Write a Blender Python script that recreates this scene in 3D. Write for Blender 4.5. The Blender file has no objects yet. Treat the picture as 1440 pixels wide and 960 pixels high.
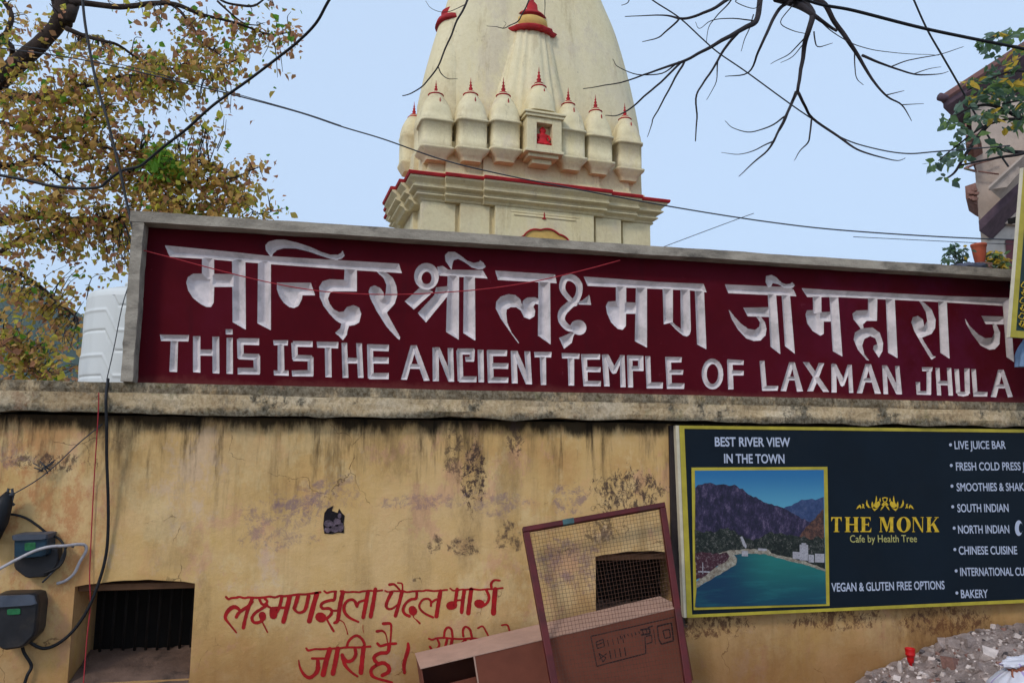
import bpy, bmesh, math, random
import numpy as np
from mathutils import Vector, Matrix, noise
random.seed(7)
SC = bpy.context.scene
COL = SC.collection

# ------------------------------------------------------------------ camera
FPX = 1080.0
YAW, PIT, ROL = math.radians(12.5), math.radians(7.6), math.radians(0.43)
CAM = Vector((0.0, -5.0, 1.55))
_f = Vector((math.sin(YAW)*math.cos(PIT), math.cos(YAW)*math.cos(PIT), math.sin(PIT)))
_r = _f.cross(Vector((0, 0, 1))).normalized()
_u = _r.cross(_f)
RT = _r*math.cos(ROL) + _u*math.sin(ROL)
UP = -_r*math.sin(ROL) + _u*math.cos(ROL)
cam_data = bpy.data.cameras.new("camera")
cam = bpy.data.objects.new("camera", cam_data)
COL.objects.link(cam)
m3 = Matrix((RT, UP, -_f)).transposed()
cam.matrix_world = Matrix.Translation(CAM) @ m3.to_4x4()
cam_data.sensor_fit = 'HORIZONTAL'
cam_data.sensor_width = 36.0
cam_data.lens = 36.0*FPX/1440.0
cam_data.clip_start = 0.05
cam_data.clip_end = 20000
SC.camera = cam

# ------------------------------------------------------------------ world, sun, exposure
SUN_DIR = Vector((-0.66, -0.70, 0.82)).normalized()
elev = math.asin(SUN_DIR.z)
world = bpy.data.worlds.new("World")
SC.world = world
world.use_nodes = True
wn = world.node_tree.nodes; wl = world.node_tree.links
bg = wn['Background']
sky = wn.new('ShaderNodeTexSky'); sky.sky_type = 'NISHITA'; sky.sun_disc = False
sky.sun_elevation = elev
sky.sun_rotation = math.atan2(SUN_DIR.x, SUN_DIR.y)
sky.air_density = 1.0; sky.dust_density = 3.2; sky.ozone_density = 1.6; sky.altitude = 300
veil = wn.new('ShaderNodeMix'); veil.data_type = 'RGBA'     # thin high overcast over the blue
veil.inputs[0].default_value = 0.65; veil.inputs[7].default_value = (6.9, 8.7, 11.2, 1)
wl.new(sky.outputs[0], veil.inputs[6]); wl.new(veil.outputs[2], bg.inputs[0])
bg.inputs[1].default_value = 0.12
sun_d = bpy.data.lights.new("sun", 'SUN'); sun_d.energy = 1.3; sun_d.angle = math.radians(10)
sun_d.color = (1.0, 0.95, 0.87)
sun = bpy.data.objects.new("sun", sun_d); COL.objects.link(sun)
sun.rotation_euler = SUN_DIR.to_track_quat('Z', 'Y').to_euler()
sun.location = (-6, -8, 12)
SC.view_settings.view_transform = 'Standard'
SC.view_settings.look = 'None'
SC.view_settings.exposure = 0.0
SC.view_settings.gamma = 1.0
SC.view_settings.use_curve_mapping = False

# ------------------------------------------------------------------ helpers
def ray(px, py):
    return _f + RT*((px-720)/FPX) + UP*((480-py)/FPX)
def at(px, py, Y=0.0):
    """point of the plane y = Y seen at photo pixel (px, py)"""
    d = ray(px, py)
    return CAM + d*((Y-CAM.y)/d.y)
def pxm(px, py, Y=0.0):
    """metres per photo pixel there"""
    d = ray(px, py)
    return (Y-CAM.y)/d.y/FPX
def s2l(c):
    c = c/255.0
    return c/12.92 if c <= 0.04045 else ((c+0.055)/1.055)**2.4
def rgb(r, g, b):
    return (s2l(r), s2l(g), s2l(b), 1.0)

class MB:
    def __init__(self):
        self.v = []; self.f = []; self.m = []; self.s = []
    def add(self, vs, fs, mi=0, smooth=False):
        b = len(self.v)
        self.v += [tuple(p) for p in vs]
        for f in fs:
            self.f.append([b+i for i in f]); self.m.append(mi); self.s.append(smooth)
    def hexa(self, p, mi=0):
        """p: 4 points of one face (ccw from outside) then the 4 behind them"""
        self.add(p, [(0,1,2,3), (7,6,5,4), (0,4,5,1), (1,5,6,2), (2,6,7,3), (3,7,4,0)], mi)
    def box(self, x0, x1, y0, y1, z0, z1, mi=0):
        self.hexa([(x0,y0,z0),(x1,y0,z0),(x1,y0,z1),(x0,y0,z1),(x0,y1,z0),(x1,y1,z0),(x1,y1,z1),(x0,y1,z1)], mi)
    def obox(self, o, ex, ey, ez, mi=0):
        """box from a corner and three edge vectors"""
        o = Vector(o); ex = Vector(ex); ey = Vector(ey); ez = Vector(ez)
        self.hexa([o, o+ex, o+ex+ez, o+ez, o+ey, o+ex+ey, o+ex+ey+ez, o+ey+ez], mi)
    def prism(self, pts, d, mi=0):
        """polygon of 3-D points extruded by vector d"""
        n = len(pts); d = Vector(d)
        P = [Vector(p) for p in pts]
        self.add(P+[p+d for p in P], [tuple(range(n)), tuple(range(2*n-1, n-1, -1))] +
                 [((i+1) % n, i, n+i, n+(i+1) % n) for i in range(n)], mi)
    def tube(self, pts, rad, n=6, mi=0, cap=True):
        P = [Vector(p) for p in pts]
        if not hasattr(rad, '__len__'): rad = [rad]*len(P)
        rings = []; ref = None
        for i, p in enumerate(P):
            t = (P[min(i+1, len(P)-1)]-P[max(i-1, 0)])
            if t.length < 1e-9: t = Vector((0, 0, 1))
            t.normalize()
            if ref is None:
                ref = Vector((0, 0, 1)) if abs(t.z) < 0.9 else Vector((1, 0, 0))
            a = (ref-t*ref.dot(t))
            if a.length < 1e-6: a = t.orthogonal()
            a.normalize(); b = t.cross(a); ref = a
            rings.append([p+(a*math.cos(2*math.pi*k/n)+b*math.sin(2*math.pi*k/n))*rad[i] for k in range(n)])
        vs = [q for r in rings for q in r]; fs = []
        for i in range(len(P)-1):
            for k in range(n):
                fs.append((i*n+k, i*n+(k+1) % n, (i+1)*n+(k+1) % n, (i+1)*n+k))
        if cap:
            fs.append(tuple(range(n-1, -1, -1))); fs.append(tuple((len(P)-1)*n+k for k in range(n)))
        self.add(vs, fs, mi, True)
    def rings(self, rings, mi=0, smooth=True, cap=True):
        n = len(rings[0]); vs = [q for r in rings for q in r]; fs = []
        for i in range(len(rings)-1):
            for k in range(n):
                fs.append((i*n+k, i*n+(k+1) % n, (i+1)*n+(k+1) % n, (i+1)*n+k))
        self.add(vs, fs, mi, smooth)
        if cap:
            self.add(rings[0], [tuple(range(n-1, -1, -1))], mi)
            self.add(rings[-1], [tuple(range(n))], mi)
    def build(self, name, mats, parent=None, auto=None):
        me = bpy.data.meshes.new(name)
        me.from_pydata(self.v, [], self.f)
        if not isinstance(mats, (list, tuple)): mats = [mats]
        for m in mats: me.materials.append(m)
        me.polygons.foreach_set('material_index', self.m)
        me.polygons.foreach_set('use_smooth', self.s)
        me.update()
        o = bpy.data.objects.new(name, me); COL.objects.link(o)
        if parent is not None: o.parent = parent
        return o

def tag(o, label=None, cat=None, group=None, kind=None):
    if label: o['label'] = label
    if cat: o['category'] = cat
    if group: o['group'] = group
    if kind: o['kind'] = kind
    return o
def thing(name, label, cat, group=None):
    o = bpy.data.objects.new(name, None); COL.objects.link(o)
    o.empty_display_size = 0.2
    return tag(o, label, cat, group)
def copy_tree(o, parent=None):
    c = o.copy(); COL.objects.link(c)
    if parent is not None: c.parent = parent
    for ch in list(o.children): copy_tree(ch, c)
    return c
def bevel(o, w=0.004, seg=2):
    m = o.modifiers.new('bevel', 'BEVEL'); m.width = w; m.segments = seg; m.limit_method = 'ANGLE'
    m.angle_limit = math.radians(40)
    return o
def smooth_path(pts, k=6):
    """Catmull-Rom through points of any dimension"""
    P = [np.array(p, float) for p in pts]
    if len(P) < 3: return [tuple(p) for p in P]
    Q = [2*P[0]-P[1]]+P+[2*P[-1]-P[-2]]; out = []
    for i in range(1, len(Q)-2):
        for j in range(k):
            t = j/k
            out.append(tuple(0.5*(2*Q[i]+(Q[i+1]-Q[i-1])*t+(2*Q[i-1]-5*Q[i]+4*Q[i+1]-Q[i+2])*t*t+(3*Q[i]-Q[i-1]-3*Q[i+1]+Q[i+2])*t**3)))
    out.append(tuple(P[-1]))
    return out

# ------------------------------------------------------------------ materials
class NT:
    def __init__(self, name):
        self.mat = bpy.data.materials.new(name); self.mat.use_nodes = True
        self.t = self.mat.node_tree; self.n = self.t.nodes; self.l = self.t.links
        self.b = self.n['Principled BSDF']; self.out = self.n['Material Output']
        self.tc = self.n.new('ShaderNodeTexCoord'); self.pos = self.tc.outputs['Object']
    def link(self, a, b): self.l.new(a, b)
    def mapping(self, scale=(1,1,1), loc=(0,0,0)):
        m = self.n.new('ShaderNodeMapping'); m.inputs['Scale'].default_value = scale
        m.inputs['Location'].default_value = loc
        self.link(self.pos, m.inputs[0]); return m.outputs[0]
    def noise(self, scale, detail=6, rough=0.6, stretch=None, loc=(0,0,0), dist=0):
        x = self.n.new('ShaderNodeTexNoise'); x.inputs['Scale'].default_value = scale
        x.inputs['Detail'].default_value = detail; x.inputs['Roughness'].default_value = rough
        x.inputs['Distortion'].default_value = dist
        self.link(self.mapping(stretch or (1,1,1), loc), x.inputs['Vector'])
        return x.outputs['Fac']
    def ramp(self, fac, stops, interp='LINEAR'):
        r = self.n.new('ShaderNodeValToRGB'); e = r.color_ramp.elements; r.color_ramp.interpolation = interp
        while len(e) < len(stops): e.new(0.5)
        for s, (p, c) in zip(e, stops):
            s.position = p; s.color = c if len(c) == 4 else (*c, 1)
        self.link(fac, r.inputs[0]); return r.outputs[0]
    def step(self, fac, a, b):
        r = self.n.new('ShaderNodeMapRange'); r.interpolation_type = 'SMOOTHSTEP'
        r.inputs[1].default_value = a; r.inputs[2].default_value = b
        self.link(fac, r.inputs[0]); return r.outputs[0]
    def math(self, op, a, b=None):
        x = self.n.new('ShaderNodeMath'); x.operation = op
        for i, q in enumerate((a, b)):
            if q is None: continue
            if isinstance(q, (int, float)): x.inputs[i].default_value = q
            else: self.link(q, x.inputs[i])
        return x.outputs[0]
    def mix(self, fac, a, b, mode='MIX'):
        x = self.n.new('ShaderNodeMix'); x.data_type = 'RGBA'; x.blend_type = mode
        for i, q in ((0, fac), (6, a), (7, b)):
            if isinstance(q, (int, float)): x.inputs[i].default_value = q
            elif isinstance(q, tuple): x.inputs[i].default_value = q if len(q) == 4 else (*q, 1)
            else: self.link(q, x.inputs[i])
        return x.outputs[2]
    def xyz(self):
        s = self.n.new('ShaderNodeSeparateXYZ'); self.link(self.pos, s.inputs[0]); return s.outputs
    def col(self, c):
        if isinstance(c, tuple): self.b.inputs['Base Color'].default_value = c
        else: self.link(c, self.b.inputs['Base Color'])
    def bump(self, h, strength=0.3, dist=0.01):
        x = self.n.new('ShaderNodeBump'); x.inputs['Strength'].default_value = strength
        x.inputs['Distance'].default_value = dist
        self.link(h, x.inputs['Height']); self.link(x.outputs[0], self.b.inputs['Normal'])
    def fin(self, rough=0.8, metal=0.0, spec=0.3):
        self.b.inputs['Roughness'].default_value = rough; self.b.inputs['Metallic'].default_value = metal
        self.b.inputs['Specular IOR Level'].default_value = spec
        return self.mat

def pmat(name, c, rough=0.75, var=0.25, scale=6.0, bump=0.15, bd=0.005, metal=0.0, spec=0.3, dirt=None, dirt_amt=0.5, stretch=None):
    """painted or raw surface with noise in tone, optional dirt colour, and a fine bump"""
    t = NT(name)
    n1 = t.noise(scale, 8, 0.65, stretch)
    dark = tuple(x*(1-var) for x in c[:3]); lite = tuple(min(1, x*(1+var*0.6)) for x in c[:3])
    k = t.mix(t.step(n1, 0.3, 0.7), dark, lite)
    if dirt:
        n2 = t.noise(scale*0.6, 10, 0.7, stretch, (3.1, 1.7, 5.2))
        k = t.mix(t.math('MULTIPLY', t.step(n2, 0.5, 0.72), dirt_amt), k, dirt)
    t.col(k)
    if bump: t.bump(t.noise(scale*7, 6, 0.7), bump, bd)
    return t.fin(rough, metal, spec)
# ------------------------------------------------------------------ wall plaster: ochre limewash, patches, grime streaks, old poster remnants
def blob(t, X, Z, x, z, rx, rz):
    a = t.math('DIVIDE', t.math('SUBTRACT', X, x), rx); b = t.math('DIVIDE', t.math('SUBTRACT', Z, z), rz)
    d = t.math('SQRT', t.math('ADD', t.math('MULTIPLY', a, a), t.math('MULTIPLY', b, b)))
    return t.step(d, 1.0, 0.35)
def wall_material():
    t = NT('ochre_plaster')
    X, Y, Z = t.xyz()
    big = t.noise(1.1, 8, 0.66); mid = t.noise(4.0, 10, 0.7, None, (4, 2, 9)); fine = t.noise(48, 6, 0.65)
    c = t.ramp(big, [(0.30, rgb(188,142,88)), (0.44, rgb(206,168,110)), (0.56, rgb(214,178,126)), (0.70, rgb(198,154,98))])
    # thin wash worn to paler and greyer coats, with fairly crisp edges
    c = t.mix(t.math('MULTIPLY', t.step(t.noise(2.2, 12, 0.72, (1,1,0.8), (1, 9, 3)), 0.52, 0.60), 0.50), c, rgb(222,194,144))
    c = t.mix(t.math('MULTIPLY', t.step(mid, 0.54, 0.62), 0.4), c, rgb(212,164,116))
    pk = t.noise(2.6, 12, 0.74, (1, 1, 0.7), (11, 3, 2))
    c = t.mix(t.math('MULTIPLY', t.step(pk, 0.555, 0.62), 0.5), c, rgb(204,152,124))
    gw = t.noise(1.9, 12, 0.78, (1, 1, 0.75), (21, 3, 12))
    c = t.mix(t.math('MULTIPLY', t.step(gw, 0.56, 0.63), 0.42), c, rgb(204,178,160))
    yl = t.noise(1.5, 9, 0.7, (1, 1, 0.5), (5, 13, 2))
    c = t.mix(t.math('MULTIPLY', t.step(yl, 0.55, 0.66), 0.4), c, rgb(216,178,92))
    # orange peeled area on the left
    org = t.math('MULTIPLY', blob(t, X, Z, -1.72, 1.05, 0.62, 0.85), t.step(t.noise(4.5, 12, 0.76, (1,1,0.6), (2,2,2)), 0.46, 0.56))
    c = t.mix(t.math('MULTIPLY', org, 0.6), c, rgb(184,112,70))
    # dull vertical wash runs
    vr = t.noise(5.5, 8, 0.7, (1.0, 1.0, 0.09), (17, 0, 6))
    c = t.mix(t.math('MULTIPLY', t.step(vr, 0.50, 0.66), 0.30), c, rgb(146,116,74))
    # rain streaks below the coping
    st = t.noise(8.5, 8, 0.7, (1.0, 1.0, 0.12), (7, 0, 0)); st2 = t.noise(19, 8, 0.7, (1.0, 1.0, 0.10), (1, 0, 4))
    top = t.step(t.math('ADD', Z, t.math('MULTIPLY', t.math('SUBTRACT', t.noise(2.2, 6, 0.7, (1,1,0.1), (31,1,1)), 0.5), 1.3)), 1.05, 1.74)
    f = t.math('MULTIPLY', t.math('MULTIPLY', t.step(st, 0.46, 0.62), t.step(st2, 0.36, 0.60)), t.math('ADD', t.math('MULTIPLY', top, 0.95), 0.07))
    c = t.mix(f, c, rgb(58,47,34))
    # black band right under the coping: grime plus painted shade, ragged lower edge
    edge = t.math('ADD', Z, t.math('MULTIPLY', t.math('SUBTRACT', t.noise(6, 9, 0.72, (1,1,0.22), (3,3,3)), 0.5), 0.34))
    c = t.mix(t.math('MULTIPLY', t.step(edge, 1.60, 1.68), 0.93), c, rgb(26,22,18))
    sp = t.noise(20, 12, 0.85, (1, 1, 0.7), (5, 5, 5), 0.4)
    spc = t.noise(9, 12, 0.84, None, (9, 5, 1), 0.3)
    soft = t.noise(7, 12, 0.8, (1,1,0.4), (2, 5, 1))
    for px, py, rx, ry, k, kind in ((665,665,17,48,1.0,0),(660,690,24,100,0.6,2),(712,690,18,75,0.55,2),(655,768,28,13,1.0,1),(715,757,20,22,1.0,1),(612,765,10,12,1.0,1),
                              (600,705,60,12,0.6,1),(700,708,42,16,0.6,1),(390,735,55,34,0.60,1),(470,690,34,26,0.5,1),(430,700,40,25,0.4,1),(885,690,50,28,0.9,0),(800,700,26,22,0.7,1),
                              (800,795,55,36,0.7,1),(590,770,22,70,0.4,2),(640,640,14,30,0.7,0),(725,615,12,24,0.8,0),(540,640,34,40,0.4,2),(845,745,20,20,0.7,0),(560,625,30,40,0.5,2),(450,620,40,30,0.45,2),(350,640,60,60,0.25,2),
                              (205,650,40,60,0.4,2),(240,760,40,40,0.4,2),(150,660,24,80,0.4,2),(70,650,50,12,0.8,0),(20,640,24,20,0.5,1),(280,860,14,60,0.5,2),(160,605,28,26,1.0,2),(500,850,26,60,0.3,2),(720,850,30,90,0.4,2),
                              (1000,880,60,14,0.9,0),(1180,870,70,14,0.9,0),(1300,905,40,70,0.6,2),(1332,872,70,18,1.0,0),(1080,930,60,60,0.4,2),(1330,890,90,40,0.8,2)):
        p = at(px, py); m = pxm(px, py)
        b = blob(t, X, Z, p.x, p.z, rx*m*1.9, ry*m*1.9)
        nz_ = (sp, spc, soft)[kind]
        thr = (0.86, 0.80, 0.52)[kind]; wid = (0.30, 0.55, 0.95)[kind]
        msk = t.step(t.math('ADD', b, t.math('MULTIPLY', t.math('SUBTRACT', nz_, 0.5), (5.5, 5.0, 3.2)[kind])), thr, thr+wid)
        c = t.mix(t.math('MULTIPLY', t.math('MULTIPLY', msk, t.step(b, 0.0, 0.25)), k*(1.0, 0.85, 0.7)[kind]), c, rgb(118,96,112) if kind == 1 and k < 0.9 else rgb(72,56,52) if kind != 2 else rgb(92,72,50))
    # hairline cracks
    vo = t.n.new('ShaderNodeTexVoronoi'); vo.feature = 'DISTANCE_TO_EDGE'; vo.inputs['Scale'].default_value = 1.7
    wp = t.n.new('ShaderNodeVectorMath'); wp.operation = 'ADD'
    nn = t.n.new('ShaderNodeTexNoise'); nn.inputs['Scale'].default_value = 5; nn.inputs['Detail'].default_value = 6
    t.link(t.pos, nn.inputs['Vector']); t.link(t.pos, wp.inputs[0]); sc_ = t.n.new('ShaderNodeVectorMath'); sc_.operation = 'SCALE'; sc_.inputs['Scale'].default_value = 0.35
    t.link(nn.outputs['Color'], sc_.inputs[0]); t.link(sc_.outputs[0], wp.inputs[1]); t.link(wp.outputs[0], vo.inputs['Vector'])
    ck = t.math('MULTIPLY', t.step(vo.outputs['Distance'], 0.007, 0.001), t.step(t.noise(1.6, 6, 0.7, None, (41, 3, 7)), 0.50, 0.58))
    c = t.mix(t.math('MULTIPLY', ck, 0.65), c, rgb(74,58,42))
    # brown foot of the wall: shade low down painted into the plaster
    foot = t.step(t.math('ADD', Z, t.math('MULTIPLY', t.math('SUBTRACT', mid, 0.5), 0.6)), 0.75, -0.1)
    c = t.mix(t.math('MULTIPLY', foot, 0.75), c, rgb(132,84,44))
    # fine dark pits
    c = t.mix(t.math('MULTIPLY', t.step(t.noise(30, 8, 0.75, None, (2, 8, 1)), 0.64, 0.70), 0.6), c, rgb(84,64,46))
    t.col(c)
    t.bump(t.math('ADD', t.math('ADD', t.math('MULTIPLY', mid, 1.0), t.math('MULTIPLY', gw, 0.5)), t.math('MULTIPLY', t.math('ADD', fine, ck), 0.12)), 0.5, 0.03)
    return t.fin(0.92, 0, 0.15)
M = {}
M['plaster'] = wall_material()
def coping_material():
    t = NT('mossy_cement'); X, Y, Z = t.xyz()
    a = t.noise(3.2, 10, 0.72); b = t.noise(12, 10, 0.78, (1,1,0.55), (3, 1, 2)); c2 = t.noise(42, 8, 0.75)
    c = t.ramp(a, [(0.32, rgb(174,140,98)), (0.5, rgb(210,180,136)), (0.68, rgb(226,204,172))])
    c = t.mix(t.math('MULTIPLY', t.step(b, 0.52, 0.60), 0.6), c, rgb(104,82,56))
    mo = t.math('MULTIPLY', t.step(t.noise(1.7, 10, 0.74, (1,1,1.2), (6,6,6)), 0.52, 0.58), t.step(b, 0.42, 0.52))
    c = t.mix(t.math('MULTIPLY', mo, 0.95), c, rgb(30,26,18))
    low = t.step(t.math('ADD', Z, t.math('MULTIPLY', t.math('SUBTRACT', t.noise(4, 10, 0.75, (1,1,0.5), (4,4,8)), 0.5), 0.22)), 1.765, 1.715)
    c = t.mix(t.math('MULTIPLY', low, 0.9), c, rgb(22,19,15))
    up = t.math('MULTIPLY', t.step(Z, 1.825, 1.84), t.step(t.noise(7, 10, 0.75, (1,1,0.4), (1,5,2)), 0.36, 0.52))
    c = t.mix(t.math('MULTIPLY', up, 0.9), c, rgb(70,58,44))
    gr = t.step(t.noise(5, 9, 0.75, None, (8,8,1)), 0.56, 0.64)
    c = t.mix(t.math('MULTIPLY', gr, 0.5), c, rgb(122,116,66))
    rs = t.step(t.noise(3.5, 9, 0.75, None, (18,8,1)), 0.60, 0.66)
    c = t.mix(t.math('MULTIPLY', rs, 0.5), c, rgb(150,96,62))
    c = t.mix(0.3, c, t.ramp(c2, [(0.38, rgb(80,66,48)), (0.60, rgb(220,208,182))]))
    t.col(c); t.bump(t.math('ADD', b, t.math('MULTIPLY', c2, 0.5)), 0.9, 0.025)
    return t.fin(0.95, 0, 0.1)
M['coping'] = coping_material()
def maroon_material():
    t = NT('maroon_sign_paint'); X, Y, Z = t.xyz()
    a = t.noise(0.9, 9, 0.7); b = t.noise(9, 10, 0.78, (1,1,0.14), (4,4,1)); f = t.noise(30, 9, 0.8)
    c = t.ramp(a, [(0.36, rgb(70,6,18)), (0.52, rgb(80,8,20)), (0.66, rgb(84,14,30))])
    c = t.mix(t.math('MULTIPLY', t.math('MULTIPLY', t.step(X, 1.8, 5.4), t.step(t.noise(1.6, 8, 0.7, None, (7,2,2)), 0.42, 0.60)), 0.55), c, rgb(92,26,56))     # faded purple to the right
    c = t.mix(t.math('MULTIPLY', t.step(b, 0.54, 0.66), 0.35), c, rgb(58,16,26))
    c = t.mix(t.math('MULTIPLY', t.step(t.noise(14, 10, 0.85, None, (1,5,9)), 0.60, 0.68), 0.45), c, rgb(122,58,70))     # chalky rubs
    low = t.step(t.math('ADD', Z, t.math('MULTIPLY', t.math('SUBTRACT', t.noise(5, 9, 0.75), 0.5), 0.16)), 1.955, 1.90)
    c = t.mix(t.math('MULTIPLY', low, 0.5), c, rgb(112,56,52))
    t.col(c); t.bump(t.math('ADD', f, b), 0.3, 0.005)
    return t.fin(0.75, 0, 0.08)
M['maroon'] = maroon_material()
M['letter'] = pmat('chalky_white_sign_paint', rgb(212,202,202), 0.75, 0.2, 9, 0.25, 0.003, dirt=rgb(136,134,132), dirt_amt=0.6)
M['frame'] = pmat('weathered_cement_frame', rgb(162,152,138), 0.9, 0.35, 9, 0.7, 0.01, dirt=rgb(70,64,58), dirt_amt=0.9, stretch=(0.5,1,1.2))
M['dark_recess'] = pmat('painted_room_dark', rgb(22,18,15), 0.95, 0.3, 6, 0)
M['iron_bar'] = pmat('rusty_iron_bar', rgb(30,25,22), 0.7, 0.3, 20, 0.3, 0.002, metal=0.3)
M['sill'] = pmat('dusty_pink_sill', rgb(104,82,70), 0.95, 0.3, 7, 0.6, 0.01, dirt=rgb(40,32,28), dirt_amt=0.9)
M['red_paint'] = pmat('brushed_red_paint', rgb(158,14,18), 0.7, 0.3, 12, 0.1, 0.001)
def temple_material():
    t = NT('cream_limewash'); X, Y, Z = t.xyz()
    a = t.noise(0.5, 8, 0.66); b = t.noise(3.2, 10, 0.74, (1,1,0.16), (2,3,1)); f = t.noise(16, 8, 0.7); g = t.noise(1.3, 10, 0.75, (1,1,0.6), (8,8,3))
    c = t.ramp(a, [(0.32, rgb(212,194,154)), (0.46, rgb(226,212,172)), (0.58, rgb(229,216,180)), (0.70, rgb(214,201,176))])
    c = t.mix(t.math('MULTIPLY', t.step(g, 0.50, 0.62), 0.5), c, rgb(206,190,170))
    c = t.mix(t.math('MULTIPLY', t.step(t.noise(0.9, 8, 0.7, (1,1,0.2), (3,8,3)), 0.54, 0.62), 0.4), c, rgb(230,212,156))
    c = t.mix(t.math('MULTIPLY', t.step(b, 0.54, 0.66), 0.34), c, rgb(164,136,92))
    c = t.mix(t.math('MULTIPLY', t.step(t.noise(7, 10, 0.78, (1,1,0.12), (9,1,4)), 0.58, 0.68), 0.36), c, rgb(124,104,80))
    c = t.mix(t.math('MULTIPLY', t.step(t.noise(4, 10, 0.8, (1,1,0.5), (19,1,4)), 0.62, 0.68), 0.5), c, rgb(104,90,76))
    ge = t.n.new('ShaderNodeNewGeometry'); sx = t.n.new('ShaderNodeSeparateXYZ'); t.link(ge.outputs['Normal'], sx.inputs[0])
    ledge = t.math('MULTIPLY', t.step(sx.outputs[2], 0.35, 0.8), t.step(t.noise(5, 8, 0.7), 0.36, 0.52))     # soot settled on the tops of ledges
    c = t.mix(t.math('MULTIPLY', ledge, 0.6), c, rgb(120,104,80))
    c = t.mix(0.12, c, t.ramp(f, [(0.35, rgb(160,140,104)), (0.65, rgb(240,230,200))]))
    t.col(c); t.bump(t.math('ADD', t.math('MULTIPLY', b, 0.6), t.math('ADD', t.math('MULTIPLY', f, 0.4), g)), 0.35, 0.05)
    return t.fin(0.9, 0, 0.15)
M['cream'] = temple_material()
M['temple_red'] = pmat('temple_red_paint', rgb(170,32,36), 0.7, 0.3, 5, 0.2, 0.01)
M['arch_yellow'] = pmat('niche_yellow', rgb(206,168,96), 0.85, 0.2, 4, 0.2, 0.01)
M['idol_red'] = pmat('vermilion_statue', rgb(196,26,34), 0.5, 0.25, 6, 0.2, 0.01)
def tank_material():
    t = NT('white_tank_plastic'); X, Y, Z = t.xyz()
    s = t.noise(6, 7, 0.6, (1,1,0.15)); g = t.noise(2.5, 8, 0.65)
    c = t.mix(t.math('MULTIPLY', t.step(s, 0.5, 0.75), 0.25), rgb(212,214,212), rgb(168,168,158))
    c = t.mix(t.math('MULTIPLY', t.step(g, 0.55, 0.75), 0.25), c, rgb(178,184,192))
    t.col(c); return t.fin(0.5, 0, 0.35)
M['tank'] = tank_material()
M['bark'] = pmat('dark_bark', rgb(62,50,44), 0.9, 0.35, 12, 0.8, 0.02)
M['twig'] = pmat('dark_twig', rgb(48,42,44), 0.9, 0.25, 20, 0.3, 0.004)
M['cable'] = pmat('black_cable_sheath', rgb(24,24,28), 0.55, 0.2, 30, 0.1, 0.001)
M['wire'] = pmat('dull_wire', rgb(60,62,68), 0.6, 0.2, 30, 0)
M['white_cable'] = pmat('grey_white_cable', rgb(176,170,172), 0.6, 0.2, 30, 0)
M['red_thread'] = pmat('red_thread', rgb(170,50,58), 0.8, 0.2, 30, 0)
def leaf_mat(name, c, tr):
    t = NT(name)
    n = t.noise(9, 4, 0.6)
    k = t.mix(n, tuple(x*0.7 for x in c[:3]), tuple(min(1, x*1.25) for x in c[:3]))
    t.col(k); t.fin(0.6, 0, 0.25)
    tl = t.n.new('ShaderNodeBsdfTranslucent'); tl.inputs[0].default_value = tuple(min(1, x*1.5) for x in c[:3])+(1,)
    ms = t.n.new('ShaderNodeMixShader'); ms.inputs[0].default_value = tr
    t.link(t.b.outputs[0], ms.inputs[1]); t.link(tl.outputs[0], ms.inputs[2]); t.link(ms.outputs[0], t.out.inputs[0])
    return t.mat
LEAF = [leaf_mat('olive_leaf', rgb(166,148,76), 0.5), leaf_mat('tan_leaf', rgb(204,166,98), 0.5), leaf_mat('brown_leaf', rgb(164,122,84), 0.45),
        leaf_mat('yellow_green_leaf', rgb(188,180,72), 0.5), leaf_mat('green_leaf', rgb(98,140,48), 0.5), leaf_mat('russet_leaf', rgb(182,132,102), 0.45)]
GLEAF = [leaf_mat('dark_green_leaf', rgb(80,106,84), 0.3), leaf_mat('grey_green_leaf', rgb(98,120,104), 0.3), leaf_mat('fresh_green_leaf', rgb(110,136,78), 0.35), leaf_mat('yellow_leaf', rgb(196,164,60), 0.35), leaf_mat('mid_green_leaf', rgb(86,112,72), 0.3)]  # greens lightened: distance haze is put into the leaf colour
M['board_dark'] = pmat('navy_vinyl', rgb(6,21,33), 0.6, 0.2, 2, 0.15, 0.004, spec=0.2, dirt=rgb(22,30,36), dirt_amt=0.5)
M['yellow'] = pmat('yellow_vinyl', rgb(176,160,54), 0.5, 0.2, 8, 0.05, 0.001)
M['white_txt'] = pmat('white_vinyl', rgb(176,184,204), 0.6, 0.06, 8, 0)
M['gold'] = pmat('gold_vinyl', rgb(208,172,44), 0.5, 0.25, 30, 0)
M['pale_gold'] = pmat('pale_gold_vinyl', rgb(176,170,104), 0.5, 0.1, 30, 0)
M['board_edge'] = pmat('pale_board_edge', rgb(206,196,172), 0.7, 0.15, 8, 0.1, 0.002)
M['strip_dark'] = pmat('dark_grey_strip', rgb(52,44,44), 0.85, 0.3, 9, 0.4, 0.006, stretch=(2,2,0.4))
M['frame_red'] = pmat('maroon_steel_paint', rgb(84,22,24), 0.55, 0.3, 9, 0.25, 0.003, dirt=rgb(58,34,32), dirt_amt=0.6)
M['mesh_wire'] = pmat('rusty_mesh_wire', rgb(96,66,52), 0.7, 0.3, 20, 0, metal=0.2)
M['teal_tape'] = pmat('teal_tape', rgb(60,88,90), 0.6, 0.3, 20, 0)
M['cardboard'] = pmat('brown_cardboard', rgb(116,64,48), 0.9, 0.16, 3.5, 0.25, 0.004, dirt=rgb(104,64,54), dirt_amt=0.5)
M['card_top'] = pmat('pale_cardboard', rgb(178,142,124), 0.9, 0.15, 5, 0.3, 0.004)  # paler tone for the box top and torn edge
M['card_in'] = pmat('cardboard_inside', rgb(110,76,58), 0.9, 0.2, 5, 0.2, 0.004)
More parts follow.
